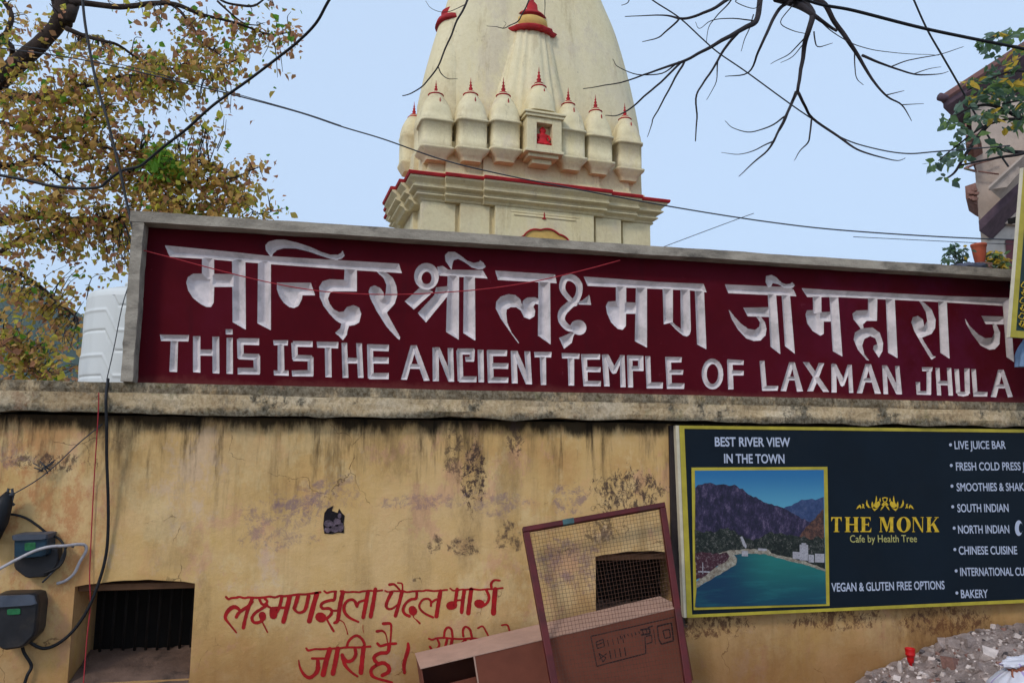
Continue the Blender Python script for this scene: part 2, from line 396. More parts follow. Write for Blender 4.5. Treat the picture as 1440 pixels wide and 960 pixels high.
M['ink'] = pmat('black_print', rgb(48,30,30), 0.8, 0.3, 40, 0)
M['meter_dark'] = pmat('dark_meter_case', rgb(36,36,40), 0.45, 0.3, 10, 0.1, 0.002, dirt=rgb(70,62,56), dirt_amt=0.5)
M['meter_lid'] = pmat('grey_meter_lid', rgb(74,80,92), 0.5, 0.2, 10, 0.1, 0.002)
M['meter_teal'] = pmat('blue_meter_face', rgb(28,54,70), 0.4, 0.3, 14, 0)
M['meter_green'] = pmat('green_meter_label', rgb(40,104,64), 0.4, 0.35, 30, 0)
M['rubble'] = pmat('grey_pink_rubble', rgb(184,164,156), 0.95, 0.35, 9, 1.0, 0.03, dirt=rgb(104,84,72), dirt_amt=0.7)
M['stone'] = pmat('pale_stone_chips', rgb(206,190,182), 0.9, 0.35, 9, 0.4, 0.01)
M['sack'] = pmat('white_woven_sack', rgb(206,204,212), 0.7, 0.10, 7, 0.5, 0.006, dirt=rgb(176,168,176), dirt_amt=0.5)
M['sack_stripe'] = pmat('lilac_sack_stripe', rgb(168,150,190), 0.7, 0.1, 7, 0.2, 0.004)
M['rope'] = pmat('orange_tie', rgb(150,92,70), 0.8, 0.3, 20, 0.4, 0.005)
M['red_plastic'] = pmat('red_plastic', rgb(200,24,26), 0.35, 0.15, 10, 0)
M['concrete'] = pmat('raw_concrete', rgb(196,178,164), 0.95, 0.18, 1.2, 0.4, 0.03, dirt=rgb(120,104,94), dirt_amt=0.7)
M['concrete_lite'] = pmat('pale_concrete', rgb(190,182,174), 0.95, 0.15, 1.5, 0.3, 0.02, dirt=rgb(140,130,122), dirt_amt=0.5)
M['eave'] = pmat('dark_eave_boards', rgb(92,72,80), 0.85, 0.3, 4, 0.3, 0.02)
M['roof_red'] = pmat('faded_red_roof', rgb(136,98,92), 0.85, 0.25, 3, 0.4, 0.02)
M['brick'] = pmat('broken_brick', rgb(156,116,104), 0.95, 0.3, 6, 0.8, 0.03)
M['shutter'] = pmat('maroon_shutter', rgb(96,50,58), 0.7, 0.2, 4, 0.1)
M['pot'] = pmat('terracotta', rgb(172,84,60), 0.8, 0.25, 12, 0.2, 0.004)
M['tarp'] = pmat('dusty_blue_tarpaulin', rgb(84,88,106), 0.7, 0.25, 9, 0.4, 0.01)
M['cloth'] = pmat('pale_blue_cloth', rgb(112,136,166), 0.8, 0.12, 8, 0.3, 0.01)
M['green_board'] = pmat('bottle_green_board', rgb(22,46,44), 0.5, 0.15, 6, 0.05, 0.001)
def ground_material():
    t = NT('dusty_road'); a = t.noise(0.8, 8, 0.65); b = t.noise(14, 8, 0.7)
    c = t.ramp(a, [(0.3, rgb(92,82,74)), (0.6, rgb(126,114,102))]); c = t.mix(0.3, c, t.ramp(b, [(0.3, rgb(70,62,56)), (0.7, rgb(150,138,124))]))
    t.col(c); t.bump(b, 0.5, 0.02); return t.fin(0.95, 0, 0.1)
M['ground'] = ground_material()
def hill_material():
    t = NT('wooded_hill'); a = t.noise(0.02, 9, 0.7); b = t.noise(0.12, 8, 0.75)
    c = t.ramp(a, [(0.3, (0.02,0.04,0.03,1)), (0.6, (0.05,0.075,0.04,1))]); c = t.mix(0.4, c, t.ramp(b, [(0.35, (0.012,0.028,0.018,1)), (0.65, (0.08,0.09,0.06,1))]))
    t.col(c); return t.fin(0.95, 0, 0.05)
M['hill'] = hill_material()
# ------------------------------------------------------------------ ground and hill
g = MB(); g.add([(-2400,-400,-0.12),(2400,-400,-0.12),(2400,2400,-0.12),(-2400,2400,-0.12)], [(0,1,2,3)])
tag(g.build('ground', M['ground']), kind='structure')
def hills():
    ys = [520, 600, 720, 900, 1150]
    prof = [(-900,250),(-500,310),(-200,372),(-60,392),(20,400),(70,416),(110,440),(160,480),(240,520),(330,548),(500,575),(900,590)]
    cols = []; xs = np.linspace(-900, 900, 90)
    top = np.interp(xs, [p[0] for p in prof], [p[1] for p in prof])
    vs = []
    for j, Y in enumerate(ys):
        t = j/2.0 if j <= 2 else 1.0-(j-2)*0.35
        for x, ty in zip(xs, top):
            p = at(x, ty, 720.0)
            n = noise.fractal(Vector((p.x*0.012, Y*0.012, 0)), 0.9, 2.1, 6)
            z = -1+(p.z+1)*math.sin(min(1, t)*math.pi/2)+n*9*t
            vs.append((p.x*Y/720.0, Y, max(z, -1)))
    n = len(xs); fs = [(j*n+i, j*n+i+1, (j+1)*n+i+1, (j+1)*n+i) for j in range(len(ys)-1) for i in range(n-1)]
    m = MB(); m.add(vs, fs, 0, True)
    tag(m.build('hills', M['hill']), kind='structure')
hills()

# ------------------------------------------------------------------ boundary wall
WT = 0.55
wall = thing('boundary_wall', 'long ochre plastered wall with black grime, two barred openings and red Hindi writing', 'wall')
# opening rectangles (x0, x1, z0, z1)
OPEN = [(-1.455, -0.806, 0.18, 0.742), (1.688, at(931, 815, 0.42).x, 0.36, 0.838)]
XA, XB, ZB, ZT = -9.0, 13.0, -0.2, 1.70
m = MB()
# back slab full, front built of butted blocks around openings (recess depth 0.45)
m.box(XA, XB, 0.45, WT, ZB, ZT)
m2 = m
def fb(x0, x1, z0, z1): m2.box(x0, x1, 0.0, 0.448, z0, z1)
fb(XA, OPEN[0][0], ZB, ZT); fb(OPEN[0][1], OPEN[1][0], ZB, ZT); fb(OPEN[1][1], XB, ZB, ZT)
for (x0, x1, z0, z1) in OPEN:
    fb(x0, x1, ZB, z0); 
    # shallow arched head
    n = 10; pts = [(x0, ZT)]
    for i in range(n+1):
        t = i/n; pts.append((x0+(x1-x0)*t, z1-0.035+0.04*math.sin(math.pi*(0.1+0.8*t))+0.002*math.sin(i*2.3)))
    pts.append((x1, ZT))
    m2.prism([(x, 0.0, z) for x, z in pts], (0, 0.448, 0))
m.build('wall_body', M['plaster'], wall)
for (x0, x1, z0, z1) in OPEN:
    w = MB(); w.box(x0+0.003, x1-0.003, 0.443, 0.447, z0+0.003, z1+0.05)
    wo = w.build('window', M['dark_recess'], wall)  # near-black sheet paints the darkness behind the bars
    b = MB()
    for i in range(9):
        x = x0+0.03+(x1-x0-0.06)*(i+0.5)/9
        b.tube([(x, 0.36, z0+0.02), (x+0.004, 0.36, z1+0.02)], 0.008, 6)
    for z in (z1-0.09,):
        b.box(x0+0.002, x1-0.002, 0.352, 0.368, z-0.012, z+0.012)
    b.build('window_bars', M['iron_bar'], wo)
    s = MB()   # rough dusty sill rising to the back
    nx, ny = 26, 10; vs = []
    for j in range(ny+1):
        for i in range(nx+1):
            x = x0+0.004+(x1-x0-0.008)*i/nx; y = -0.012+0.40*j/ny
            z = z0+0.012+0.085*(j/ny)**1.3+0.016*noise.fractal(Vector((x*9, y*9, 3)), 0.8, 2, 4)
            if j == 0: z = z0-0.02
            vs.append((x, y, z))
    s.add(vs, [(j*(nx+1)+i, j*(nx+1)+i+1, (j+1)*(nx+1)+i+1, (j+1)*(nx+1)+i) for j in range(ny) for i in range(nx)], 0, True)
    s.build('window_sill', M['sill'], wo)
# dark timber lintel lip seen at the head of each opening
for k, (x0, x1, z0, z1) in enumerate(OPEN):
    l = MB(); l.box(x0+0.002, x1-0.002, 0.05, 0.16, z1-0.060, z1-0.022)
    bevel(l.build('lintel', pmat('brown_lintel', rgb(104,74,52), 0.9, 0.3, 9, 0.4, 0.006), wall), 0.006)

# coping: two courses with worn edges
def course(name, x0, x1, y0, y1, z0, z1, jit, seed, mat, nx=420):
    vs = []; prof = [(y1, z0), (y0, z0), (y0-0.003, z0+(z1-z0)*0.35), (y0-0.002, z0+(z1-z0)*0.7), (y0, z1), (y1, z1)]
    for i in range(nx+1):
        x = x0+(x1-x0)*i/nx
        for k, (y, z) in enumerate(prof):
            a = noise.fractal(Vector((x*2.2, k*3.1+seed, seed)), 0.9, 2.0, 6)*jit
            b = noise.fractal(Vector((x*3.1, k*1.7+seed, 9+seed)), 0.9, 2.0, 6)*jit
            if k in (0, 5): a = b = 0
            vs.append((x, y+a*0.8, z+b*(1.0 if k == 1 else 0.45)))
    n = len(prof); mm = MB()
    mm.add(vs, [(i*n+k, (i+1)*n+k, (i+1)*n+k+1, i*n+k+1) for i in range(nx) for k in range(n-1)] + [tuple(range(n-1,-1,-1)), tuple(nx*n+k for k in range(n))], 0, False)
    return mm.build(name, mat, wall)
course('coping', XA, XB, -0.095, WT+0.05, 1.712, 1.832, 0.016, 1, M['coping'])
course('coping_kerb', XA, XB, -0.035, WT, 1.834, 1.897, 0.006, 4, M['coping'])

# broken plaster hole showing bricks over a flat dark plate painted as its shadow
hp = MB(); c = at(470, 735); k = pxm(470, 735)
out = [(-14,-14),(-10,-20),(-2,-24),(-4,-17),(4,-14),(6,-20),(10,-14),(14,-10),(13,0),(14,14),(6,13),(-2,15),(-13,14),(-15,3)]
hp.prism([(c.x+a*k, -0.004, c.z-b*k) for a, b in out], (0, 0.003, 0))
hole = hp.build('plaster_hole', pmat('hole_shadow', rgb(30,24,28), 0.95, 0.4, 22, 0.3, 0.01), wall)
bk_ = MB(); r_ = random.Random(6)
for a, b, w, h in ((-8,0,7,5),(4,-2,6,5),(-9,9,5,4),(1,8,7,5),(9,5,4,7),(7,-10,3,4),(-2,2,4,3)):
    n_ = 9; pts_ = [(c.x+(a+w*math.cos(t)*r_.uniform(.75,1.1))*k, -0.0045, c.z-(b+h*math.sin(t)*r_.uniform(.75,1.1))*k) for t in np.linspace(0, 2*math.pi, n_+1)[:-1]]
    pts_.reverse(); d_ = -r_.uniform(0.004, 0.012)
    bk_.prism([(x, d_-0.004, z) for x, y, z in pts_], (0, -d_-0.0005, 0))
bk_.build('exposed_brick', pmat('exposed_dark_brick', rgb(126,108,120), 0.95, 0.5, 30, 1.0, 0.02, dirt=rgb(44,36,44), dirt_amt=0.8), hole)
# ------------------------------------------------------------------ temple sign: panel with V-carved lettering
PY = 0.02          # panel face
sign = thing('temple_signboard', 'long maroon masonry signboard with carved white Hindi and English lettering on top of wall', 'signboard')
def S(ox, oy, k, pts): return [(ox+x/k, oy+y/k) for x, y in pts]
SH = []            # (kind, pts px, halfwidths px)
def P(ox, oy, k, *polys):
    for p in polys: SH.append(('poly', S(ox, oy, k, p), None))
def ST(ox, oy, k, pts, hw):
    q = smooth_path([(x, y, h) for (x, y), h in zip(pts, hw)], 6)
    SH.append(('stroke', S(ox, oy, k, [(a, b) for a, b, _ in q]), [c/k for _, _, c in q]))
HINDI_START = 0
# ma-ndi-r
SH.append(('poly', [(231.7,344.8),(330,354.5),(380,360),(474,365.6),(561,370.6),(565.2,384),(500,380),(380,371.4),(329,367.5),(298,364.7),(238.7,361.2)], None))
P(220,330,6.4, [(410,180),(518,190),(520,420),(410,420)], [(410,350),(330,350),(282,382),(268,430),(285,500),(330,570),(400,625),(450,650),(490,650),(515,610),(520,480),(520,360)],
  [(480,350),(700,355),(700,470),(480,470)], [(680,180),(800,190),(805,855),(685,785)], [(915,190),(1030,200),(1030,860),(908,795)])
P(380,330,6.4, [(10,205),(-40,140),(-44,95),(-15,62),(50,45),(130,45),(240,70),(360,110),(460,155),(540,180),(610,180),(640,162),(650,140),(670,190),(645,215),(600,228),(530,215),(440,185),(340,150),(230,125),(120,122),(60,140),(25,172)],
  [(60,430),(365,432),(405,545),(290,545),(285,580),(255,640),(215,660),(170,650),(120,610),(80,550),(60,490)],
  [(670,290),(780,300),(780,510),(560,510),(535,530),(520,575),(535,620),(570,670),(620,695),(660,690),(690,650),(750,632),(800,655),(820,710),(800,790),(760,812),(710,820),(695,860),(690,900),(655,950),(585,880),(630,840),(640,800),(590,770),(540,720),(480,640),(445,560),(440,470),(470,420),(530,400),(665,405)],
  [(960,335),(1010,325),(1060,350),(1105,390),(1135,460),(1145,540),(1120,620),(1050,700),(1075,750),(1170,920),(1165,945),(1140,930),(1050,830),(960,690),(900,570),(885,510),(900,470),(940,455),(990,480),(1020,520),(1025,560),(1040,520),(1045,450),(1020,390)])
# shri
el = [(255+78*math.cos(a), 318+88*math.sin(a)) for a in np.linspace(0, 2*math.pi, 14)]
ST(560,340,6.4, el, [33-7*math.sin(a) for a in np.linspace(0, 2*math.pi, 14)])
P(560,340,6.4, [(190,415),(290,435),(315,450),(140,608),(58,535)], [(340,410),(470,395),(470,455),(250,725),(175,640),(325,480)],
  [(350,225),(400,215),(450,250),(760,255),(805,330),(370,305)], [(445,280),(548,290),(545,880),(430,810)], [(590,290),(690,300),(695,890),(585,820)],
  [(480,255),(425,170),(420,120),(450,90),(510,90),(570,130),(620,170),(680,190),(730,180),(735,165),(770,190),(788,225),(760,245),(720,248),(660,230),(600,185),(540,155),(500,165),(488,200)])
# la, ksha
P(690,360,6.4, [(40,130),(580,165),(595,245),(65,215)], [(430,215),(535,225),(540,795),(425,715)],
  [(250,785),(180,690),(90,560),(45,470),(50,410),(90,365),(160,342),(220,350),(265,385),(285,440),(290,400),(330,372),(400,370),(440,390),(440,435),(400,430),(385,455),(400,490),(395,540),(350,568),(300,550),(270,490),(230,460),(180,460),(145,480),(140,520),(150,600),(190,690),(257,780)],
  [(720,690),(615,735),(660,835),(730,780),(745,720),(760,690)], [(790,410),(830,395),(888,348),(905,440),(790,435)])
ST(690,360,6.4, [(760,430),(690,365),(645,290),(665,205),(725,195),(785,240),(798,310),(770,390),(700,450),(645,510),(640,580),(690,640),(750,655)], [22,24,28,32,34,34,30,30,36,38,32,30,30])
ST(690,360,6.4, [(780,640),(795,642),(800,645)], [64,68,62])
# mana
P(820,370,6.4, [(5,120),(150,130),(700,170),(1085,185),(1112,262),(960,245),(40,205)], [(295,190),(388,195),(388,420),(295,420)],
  [(300,340),(225,345),(205,385),(215,450),(250,530),(310,590),(355,600),(385,565),(388,350)], [(370,350),(500,355),(500,455),(370,455)], [(475,205),(575,210),(575,760),(465,700)],
  [(715,215),(808,220),(808,530),(770,540),(725,550)], [(875,225),(960,230),(970,600),(960,640),(935,660),(900,650),(850,610),(785,545),(800,525),(835,560),(880,590)], [(1005,240),(1088,245),(1110,775),(1025,730)])
# ji
P(1010,370,6.4, [(60,190),(640,215),(680,240),(705,298),(90,270)], [(445,260),(520,265),(560,820),(470,750)], [(570,270),(645,275),(690,815),(600,745)],
  [(460,240),(425,170),(430,115),(480,105),(520,125),(570,175),(610,190),(650,185),(665,170),(690,200),(670,222),(600,225),(540,190),(490,180),(475,210)],
  [(225,400),(470,395),(480,485),(265,478)], [(90,410),(130,460),(200,540),(270,590),(330,600),(370,570),(375,530),(335,470),(375,470),(420,530),(435,590),(425,650),(380,695),(320,700),(250,675),(180,600),(120,500)],
  [(850,285),(928,290),(930,470),(855,470)], [(860,420),(800,425),(785,460),(800,540),(850,610),(920,652),(950,635),(950,490),(925,420)], [(915,440),(1030,435),(1030,525),(915,525)], [(1000,300),(1080,305),(1118,840),(1030,790)])
# maharaj
SH.append(('poly', [(1127,405),(1180,408.4),(1334,416.2),(1420,418.8),(1420,430.6),(1320,424.5),(1180,417.8),(1135,417.6)], None))
P(1180,380,4.923, [(200,180),(265,185),(262,350),(190,350),(165,375),(170,400),(230,395),(280,430),(305,500),(300,560),(275,605),(235,545),(240,520),(265,510),(250,470),(215,455),(175,475),(160,520),(175,580),(210,625),(190,620),(130,550),(100,480),(110,430),(150,405),(140,390),(100,340),(92,300),(120,278),(200,275)],
  [(322,185),(385,190),(405,608),(338,570)],
  [(540,195),(590,225),(640,270),(668,340),(665,400),(640,440),(575,465),(592,500),(650,590),(672,597),(640,618),(620,590),(560,490),(520,420),(500,360),(510,325),(545,315),(580,340),(590,385),(610,350),(600,290),(570,235)],
  [(685,200),(745,205),(765,612),(700,570)], [(985,315),(1150,320),(1150,375),(1015,372)],
  [(868,325),(900,380),(960,440),(1010,470),(1060,465),(1075,430),(1058,365),(1085,365),(1115,430),(1110,510),(1080,545),(1040,550),(980,520),(920,440),(880,370)], [(1130,195),(1180,200),(1212,635),(1158,600)])
NH = len(SH)
# English line
P(220,455,7.2, [(35,110),(330,115),(325,180),(45,175)], [(145,165),(220,170),(210,490),(130,485)], [(370,125),(445,125),(445,495),(370,490)], [(565,130),(635,130),(638,505),(568,500)], [(435,260),(575,262),(575,325),(435,322)],
  [(710,140),(772,140),(775,508),(708,505)], [(700,55),(770,55),(772,110),(702,108)],
  [(830,145),(1040,148),(1040,218),(830,212)], [(815,155),(880,155),(885,355),(820,350)], [(830,300),(1040,305),(1050,370),(830,360)], [(980,315),(1050,325),(1050,505),(985,508)], [(822,445),(1050,445),(1045,515),(822,512)])
P(380,465,7.2, [(30,95),(180,95),(178,148),(35,145)], [(75,115),(138,115),(145,440),(75,440)], [(35,400),(185,400),(188,455),(38,450)],
  [(230,102),(430,105),(430,165),(230,160)], [(212,120),(275,115),(280,290),(222,290)], [(225,240),(420,248),(438,310),(230,305)], [(378,260),(438,265),(438,455),(380,455)], [(218,400),(438,395),(435,462),(222,460)],
  [(470,108),(690,112),(688,178),(475,170)], [(552,160),(618,160),(622,470),(558,468)], [(722,120),(778,120),(792,475),(732,475)], [(870,125),(928,125),(945,475),(888,475)], [(770,270),(890,275),(890,330),(775,330)],
  [(980,135),(1040,135),(1048,480),(988,480)], [(990,135),(1203,140),(1200,208),(990,200)], [(1030,265),(1200,268),(1200,332),(1030,330)], [(1000,425),(1200,425),(1200,490),(1000,490)])
P(560,470,6.545, [(115,100),(170,105),(80,418),(25,415)], [(120,100),(170,100),(290,425),(235,428)], [(105,270),(210,275),(215,318),(100,315)],
  [(315,120),(372,120),(375,430),(318,430)], [(340,118),(380,118),(515,430),(460,430)], [(455,125),(505,125),(515,435),(462,435)],
  [(545,130),(700,130),(700,185),(545,185)], [(535,145),(590,145),(600,430),(548,430)], [(555,385),(722,385),(720,440),(560,440)], [(655,135),(705,140),(700,245),(660,245)], [(615,205),(700,205),(695,252),(620,250)],
  [(730,140),(785,140),(790,440),(738,440)], [(815,145),(870,145),(880,445),(825,445)], [(820,140),(1003,145),(1000,200),(820,200)], [(860,262),(1015,265),(1012,318),(860,315)], [(825,390),(1015,395),(1012,445),(825,445)],
  [(1035,150),(1088,150),(1100,450),(1045,450)], [(1045,150),(1095,150),(1232,458),(1175,458)], [(1160,155),(1215,155),(1232,460),(1185,458)], [(1250,160),(1412,160),(1408,212),(1255,210)], [(1302,200),(1360,200),(1362,465),(1312,465)])
P(770,480,6.545, [(130,105),(295,110),(292,160),(132,155)], [(185,145),(245,145),(245,405),(192,405)], [(308,120),(362,120),(372,410),(330,410)], [(308,115),(485,115),(482,165),(310,168)], [(350,232),(490,235),(487,283),(350,280)], [(330,360),(492,362),(490,412),(335,410)],
  [(500,120),(552,120),(572,412),(520,412)], [(510,118),(560,118),(635,265),(605,298),(590,290)], [(672,125),(705,125),(632,292),(600,298),(590,265)], [(665,125),(708,125),(720,420),(670,420)],
  [(730,130),(780,130),(788,422),(740,422)], [(735,125),(882,130),(882,175),(735,175)], [(832,130),(882,135),(884,270),(835,270)], [(770,225),(884,225),(882,272),(770,270)],
  [(898,135),(945,135),(955,430),(912,430)], [(910,375),(1062,375),(1060,432),(910,432)], [(1082,140),(1135,140),(1145,435),(1098,435)], [(1082,140),(1237,143),(1232,192),(1085,195)], [(1115,260),(1250,260),(1245,305),(1115,305)], [(1095,380),(1260,385),(1257,435),(1100,435)])
eo = [(184+67*math.cos(a), 205+102*math.sin(a)) for a in np.linspace(0, 2*math.pi, 16)]
ST(970,490,5.76, eo, [22]*16)
P(970,490,5.76, [(302,90),(345,90),(355,330),(310,330)], [(305,85),(438,95),(436,132),(305,130)], [(340,175),(438,178),(436,217),(340,217)], [(565,98),(605,98),(625,340),(585,340)], [(585,300),(718,300),(712,340),(590,342)],
  [(805,110),(845,110),(780,345),(735,342)], [(820,110),(850,110),(918,345),(868,348)], [(790,225),(870,225),(875,258),(785,255)], [(915,108),(965,110),(1130,350),(1080,350)], [(1045,115),(1090,118),(1000,345),(950,345)],
  [(1145,125),(1185,125),(1190,355),(1148,355)], [(1150,120),(1185,125),(1258,270),(1238,308),(1222,300)], [(1278,130),(1312,130),(1250,300),(1225,300)], [(1278,130),(1312,130),(1325,358),(1290,358)])
P(1190,490,5.76, [(155,125),(195,125),(130,362),(85,360)], [(165,125),(200,125),(282,365),(232,365)], [(145,235),(220,240),(225,275),(135,272)], [(290,135),(325,135),(340,368),(302,368)], [(290,135),(330,135),(450,365),(405,368)], [(395,140),(430,140),(452,370),(412,370)],
  [(612,150),(700,150),(695,185),(615,182)], [(650,170),(688,170),(688,370),(650,370)], [(570,340),(688,345),(685,375),(570,372)], [(562,270),(598,270),(600,370),(570,370)], [(722,155),(755,155),(770,378),(735,378)], [(815,155),(850,155),(865,380),(828,380)], [(745,260),(840,262),(840,298),(745,295)],
  [(875,165),(912,165),(925,365),(890,360)], [(955,160),(998,160),(1002,365),(962,365)], [(888,330),(925,348),(965,348),(1003,335),(990,378),(950,388),(905,380)], [(1012,165),(1050,165),(1065,388),(1030,388)], [(1030,345),(1145,350),(1142,388),(1030,388)],
  [(1230,170),(1270,170),(1215,395),(1170,390)], [(1240,170),(1275,170),(1350,390),(1310,395)], [(1215,285),(1300,290),(1305,322),(1205,320)])

def carve():
    X0, X1, Z0, Z1, h = -1.215, 5.75, 1.900, 2.885, 0.0030
    nx = int((X1-X0)/h)+1; nz = int((Z1-Z0)/h)+1
    gx = X0+np.arange(nx)*h; gz = Z0+np.arange(nz)*h
    D = np.full((nz, nx), -1.0)              # inside distance (positive in letters)
    EN = np.zeros((nz, nx), np.int32); OWN = np.full((nz, nx), -9.0)
    HW = [568, 688, 1005, 1124, 9999]; EW = [378, 444, 556, 781, 974, 1055, 1278, 9999]
    for idx, (kind, pts, hw) in enumerate(SH):
        q = np.array([(at(x, y, PY).x, at(x, y, PY).z) for x, y in pts])
        pad = 0.02
        if kind == 'stroke':
            mp = np.array([w*pxm(x, y, PY) for (x, y), w in zip(pts, hw)]); pad += mp.max()
        i0 = max(0, int((q[:,0].min()-pad-X0)/h)); i1 = min(nx, int((q[:,0].max()+pad-X0)/h)+2)
        j0 = max(0, int((q[:,1].min()-pad-Z0)/h)); j1 = min(nz, int((q[:,1].max()+pad-Z0)/h)+2)
        if i1 <= i0 or j1 <= j0: continue
        A, B = np.meshgrid(gx[i0:i1], gz[j0:j1])
        if kind == 'poly':
            d = np.full(A.shape, 9.0); ins = np.zeros(A.shape, bool)
            n = len(q)
            for a in range(n):
                p0, p1 = q[a], q[(a+1) % n]; e = p1-p0; L = e@e
                if L < 1e-12: continue
                t = np.clip(((A-p0[0])*e[0]+(B-p0[1])*e[1])/L, 0, 1)
                d = np.minimum(d, np.hypot(A-p0[0]-t*e[0], B-p0[1]-t*e[1]))
                c = ((p0[1] > B) != (p1[1] > B))
                if abs(e[1]) > 1e-12: ins ^= c & (A < p0[0]+(B-p0[1])*e[0]/e[1])
            sd = np.where(ins, d, -d)
        else:
            sd = np.full(A.shape, -9.0)
            for a in range(len(q)-1):
                p0, p1 = q[a], q[a+1]; e = p1-p0; L = e@e
                if L < 1e-12: continue
                t = np.clip(((A-p0[0])*e[0]+(B-p0[1])*e[1])/L, 0, 1)
                sd = np.maximum(sd, mp[a]+(mp[a+1]-mp[a])*t-np.hypot(A-p0[0]-t*e[0], B-p0[1]-t*e[1]))
        D[j0:j1, i0:i1] = np.maximum(D[j0:j1, i0:i1], sd)
        cx_ = sum(p[0] for p in pts)/len(pts)
        wid = next(k for k, e in enumerate(HW) if cx_ < e) if idx < NH else 10+next(k for k, e in enumerate(EW) if cx_ < e)
        own = OWN[j0:j1, i0:i1]; up_ = sd > own; own[up_] = sd[up_]; EN[j0:j1, i0:i1][up_] = wid
    # snap the vertices next to each outline onto it
    GX, GZ = np.meshgrid(gx, gz)
    gz_, gx_ = np.gradient(D, h)
    near = np.abs(D) < 0.55*h
    GX = np.where(near, GX-np.clip(D, -h, h)*gx_, GX); GZ = np.where(near, GZ-np.clip(D, -h, h)*gz_, GZ)
    D = np.where(near, 0, D)
    rng = np.random.default_rng(3)
    slope, dmax = 1.25, 0.042
    depth = np.minimum(np.maximum(D, 0)*slope, dmax)
    # slight waviness of the hand plastered panel
    wav = np.zeros_like(depth)
    V = np.stack([GX, PY+depth+wav, GZ], -1).reshape(-1, 3)
    idx = np.arange(nz*nx).reshape(nz, nx)
    F = np.stack([idx[:-1,:-1], idx[:-1,1:], idx[1:,1:], idx[1:,:-1]], -1).reshape(-1, 4)
    Dc = (D[:-1,:-1]+D[:-1,1:]+D[1:,1:]+D[1:,:-1]).reshape(-1)
    Ec = EN[:-1,:-1].reshape(-1)
    def make(name, mask, mat, smooth):
        f = F[mask]; u, inv = np.unique(f, return_inverse=True)
        v = V[u].astype(np.float32); f = inv.reshape(-1, 4).astype(np.int32)
        me = bpy.data.meshes.new(name)
        me.vertices.add(len(v)); me.vertices.foreach_set('co', v.ravel())
        me.loops.add(f.size); me.loops.foreach_set('vertex_index', f.ravel())
        me.polygons.add(len(f)); me.polygons.foreach_set('loop_start', np.arange(0, f.size, 4, dtype=np.int32))
        me.materials.append(mat); me.update(calc_edges=True); me.validate()
        o = bpy.data.objects.new(name, me); COL.objects.link(o); o.parent = sign
        return o
    make('panel', Dc <= 0, M['maroon'], False)
    for w_ in range(20):
        mk = (Dc > 0) & (Ec == w_)
        if mk.any(): make('hindi_word' if w_ < 10 else 'english_word', mk, M['letter'], False)
    return X0, X1, Z0, Z1
SX0, SX1, SZ0, SZ1 = carve()
def rough_bar(name, x0, x1, y0, y1, z0, z1, jit, seed, nseg, along='x'):
    mm = MB(); vs = []
    for i in range(nseg+1):
        t = i/nseg
        for k, (a, b) in enumerate(((0,0),(1,0),(1,1),(0,1))):
            q = noise.fractal(Vector((t*14, k*5.3+seed, seed)), 0.9, 2, 5)*jit; w = noise.fractal(Vector((t*14, k*5.3+seed, seed+7)), 0.9, 2, 5)*jit
            if along == 'x': vs.append((x0+(x1-x0)*t, y0+(y1-y0)*b+q*(1-b), z0+(z1-z0)*a+w))
            else: vs.append((x0+(x1-x0)*a+w, y0+(y1-y0)*b+q*(1-b), z0+(z1-z0)*t))
    fs = [(i*4+k, i*4+(k+1) % 4, (i+1)*4+(k+1) % 4, (i+1)*4+k) for i in range(nseg) for k in range(4)]+[(0,3,2,1), tuple(nseg*4+k for k in range(4))]
    if along == 'x': fs = [tuple(reversed(f)) for f in fs]
    mm.add(vs, fs)
    return mm.build(name, M['frame'], sign)
rough_bar('top_frame', -1.285, 5.86, -0.10, 0.20, 2.868, 2.932, 0.006, 2, 160)
rough_bar('side_frame', -1.272, -1.207, -0.095, 0.16, 1.899, 2.866, 0.005, 5, 30, 'z')
rough_bar('side_frame', 5.752, 5.86, -0.095, 0.16, 1.899, 2.866, 0.005, 8, 30, 'z')
bk = MB(); bk.box(-1.214, 5.750, 0.075, 0.16, 1.899, 2.884); bk.build('back_slab', M['frame'], sign)
# ------------------------------------------------------------------ temple behind the wall
TA = Vector((0.9215157, 6.54004012, 0.0)); TTH = math.radians(5.277)
TU = Vector((math.cos(TTH), math.sin(TTH), 0)); TV = Vector((-math.sin(TTH), math.cos(TTH), 0))
def TW(u, v, z): return TA+TU*u+TV*v+Vector((0, 0, z))
def TP(px, py, v=0.0):
    """(u, z) of a photo pixel on the temple plane at depth v"""
    d = ray(px, py); o = TA+TV*v-CAM
    p = CAM+d*((o.dot(TV))/d.dot(TV)); q = p-TA
    return q.dot(TU), p.z
temple = thing('temple', 'tall cream Hindu temple tower with red tipped turrets rising behind the signboard', 'temple')
temple.location = (0, 0, 0)
DEP = 2.6
# stepped plan (front, then mirrored sides): offset outwards by 'o'
def plan(o, s=1.0):
    a = 0.075*s
    f = [(0-o, 0-o), (0.55-o*0.2, 0-o), (0.55-o*0.2, -a-o), (1.16-o*0.2, -a-o), (1.16-o*0.2, -2*a-o), (3.36+o*0.2, -2*a-o), (3.36+o*0.2, -a-o), (3.96+o*0.2, -a-o), (3.96+o*0.2, 0-o), (4.5+o, 0-o)]
    r = [(4.5+o, 0.45), (4.5+a+o, 0.45), (4.5+a+o, 0.85), (4.5+2*a+o, 0.85), (4.5+2*a+o, DEP-0.85), (4.5+a+o, DEP-0.85), (4.5+a+o, DEP-0.45), (4.5+o, DEP-0.45), (4.5+o, DEP+o)]
    l = [(0-o, DEP+o), (0-o, DEP-0.45), (-a-o, DEP-0.45), (-a-o, DEP-0.85), (-2*a-o, DEP-0.85), (-2*a-o, 0.85), (-a-o, 0.85), (-a-o, 0.45), (0-o, 0.45)]
    return f+r+l
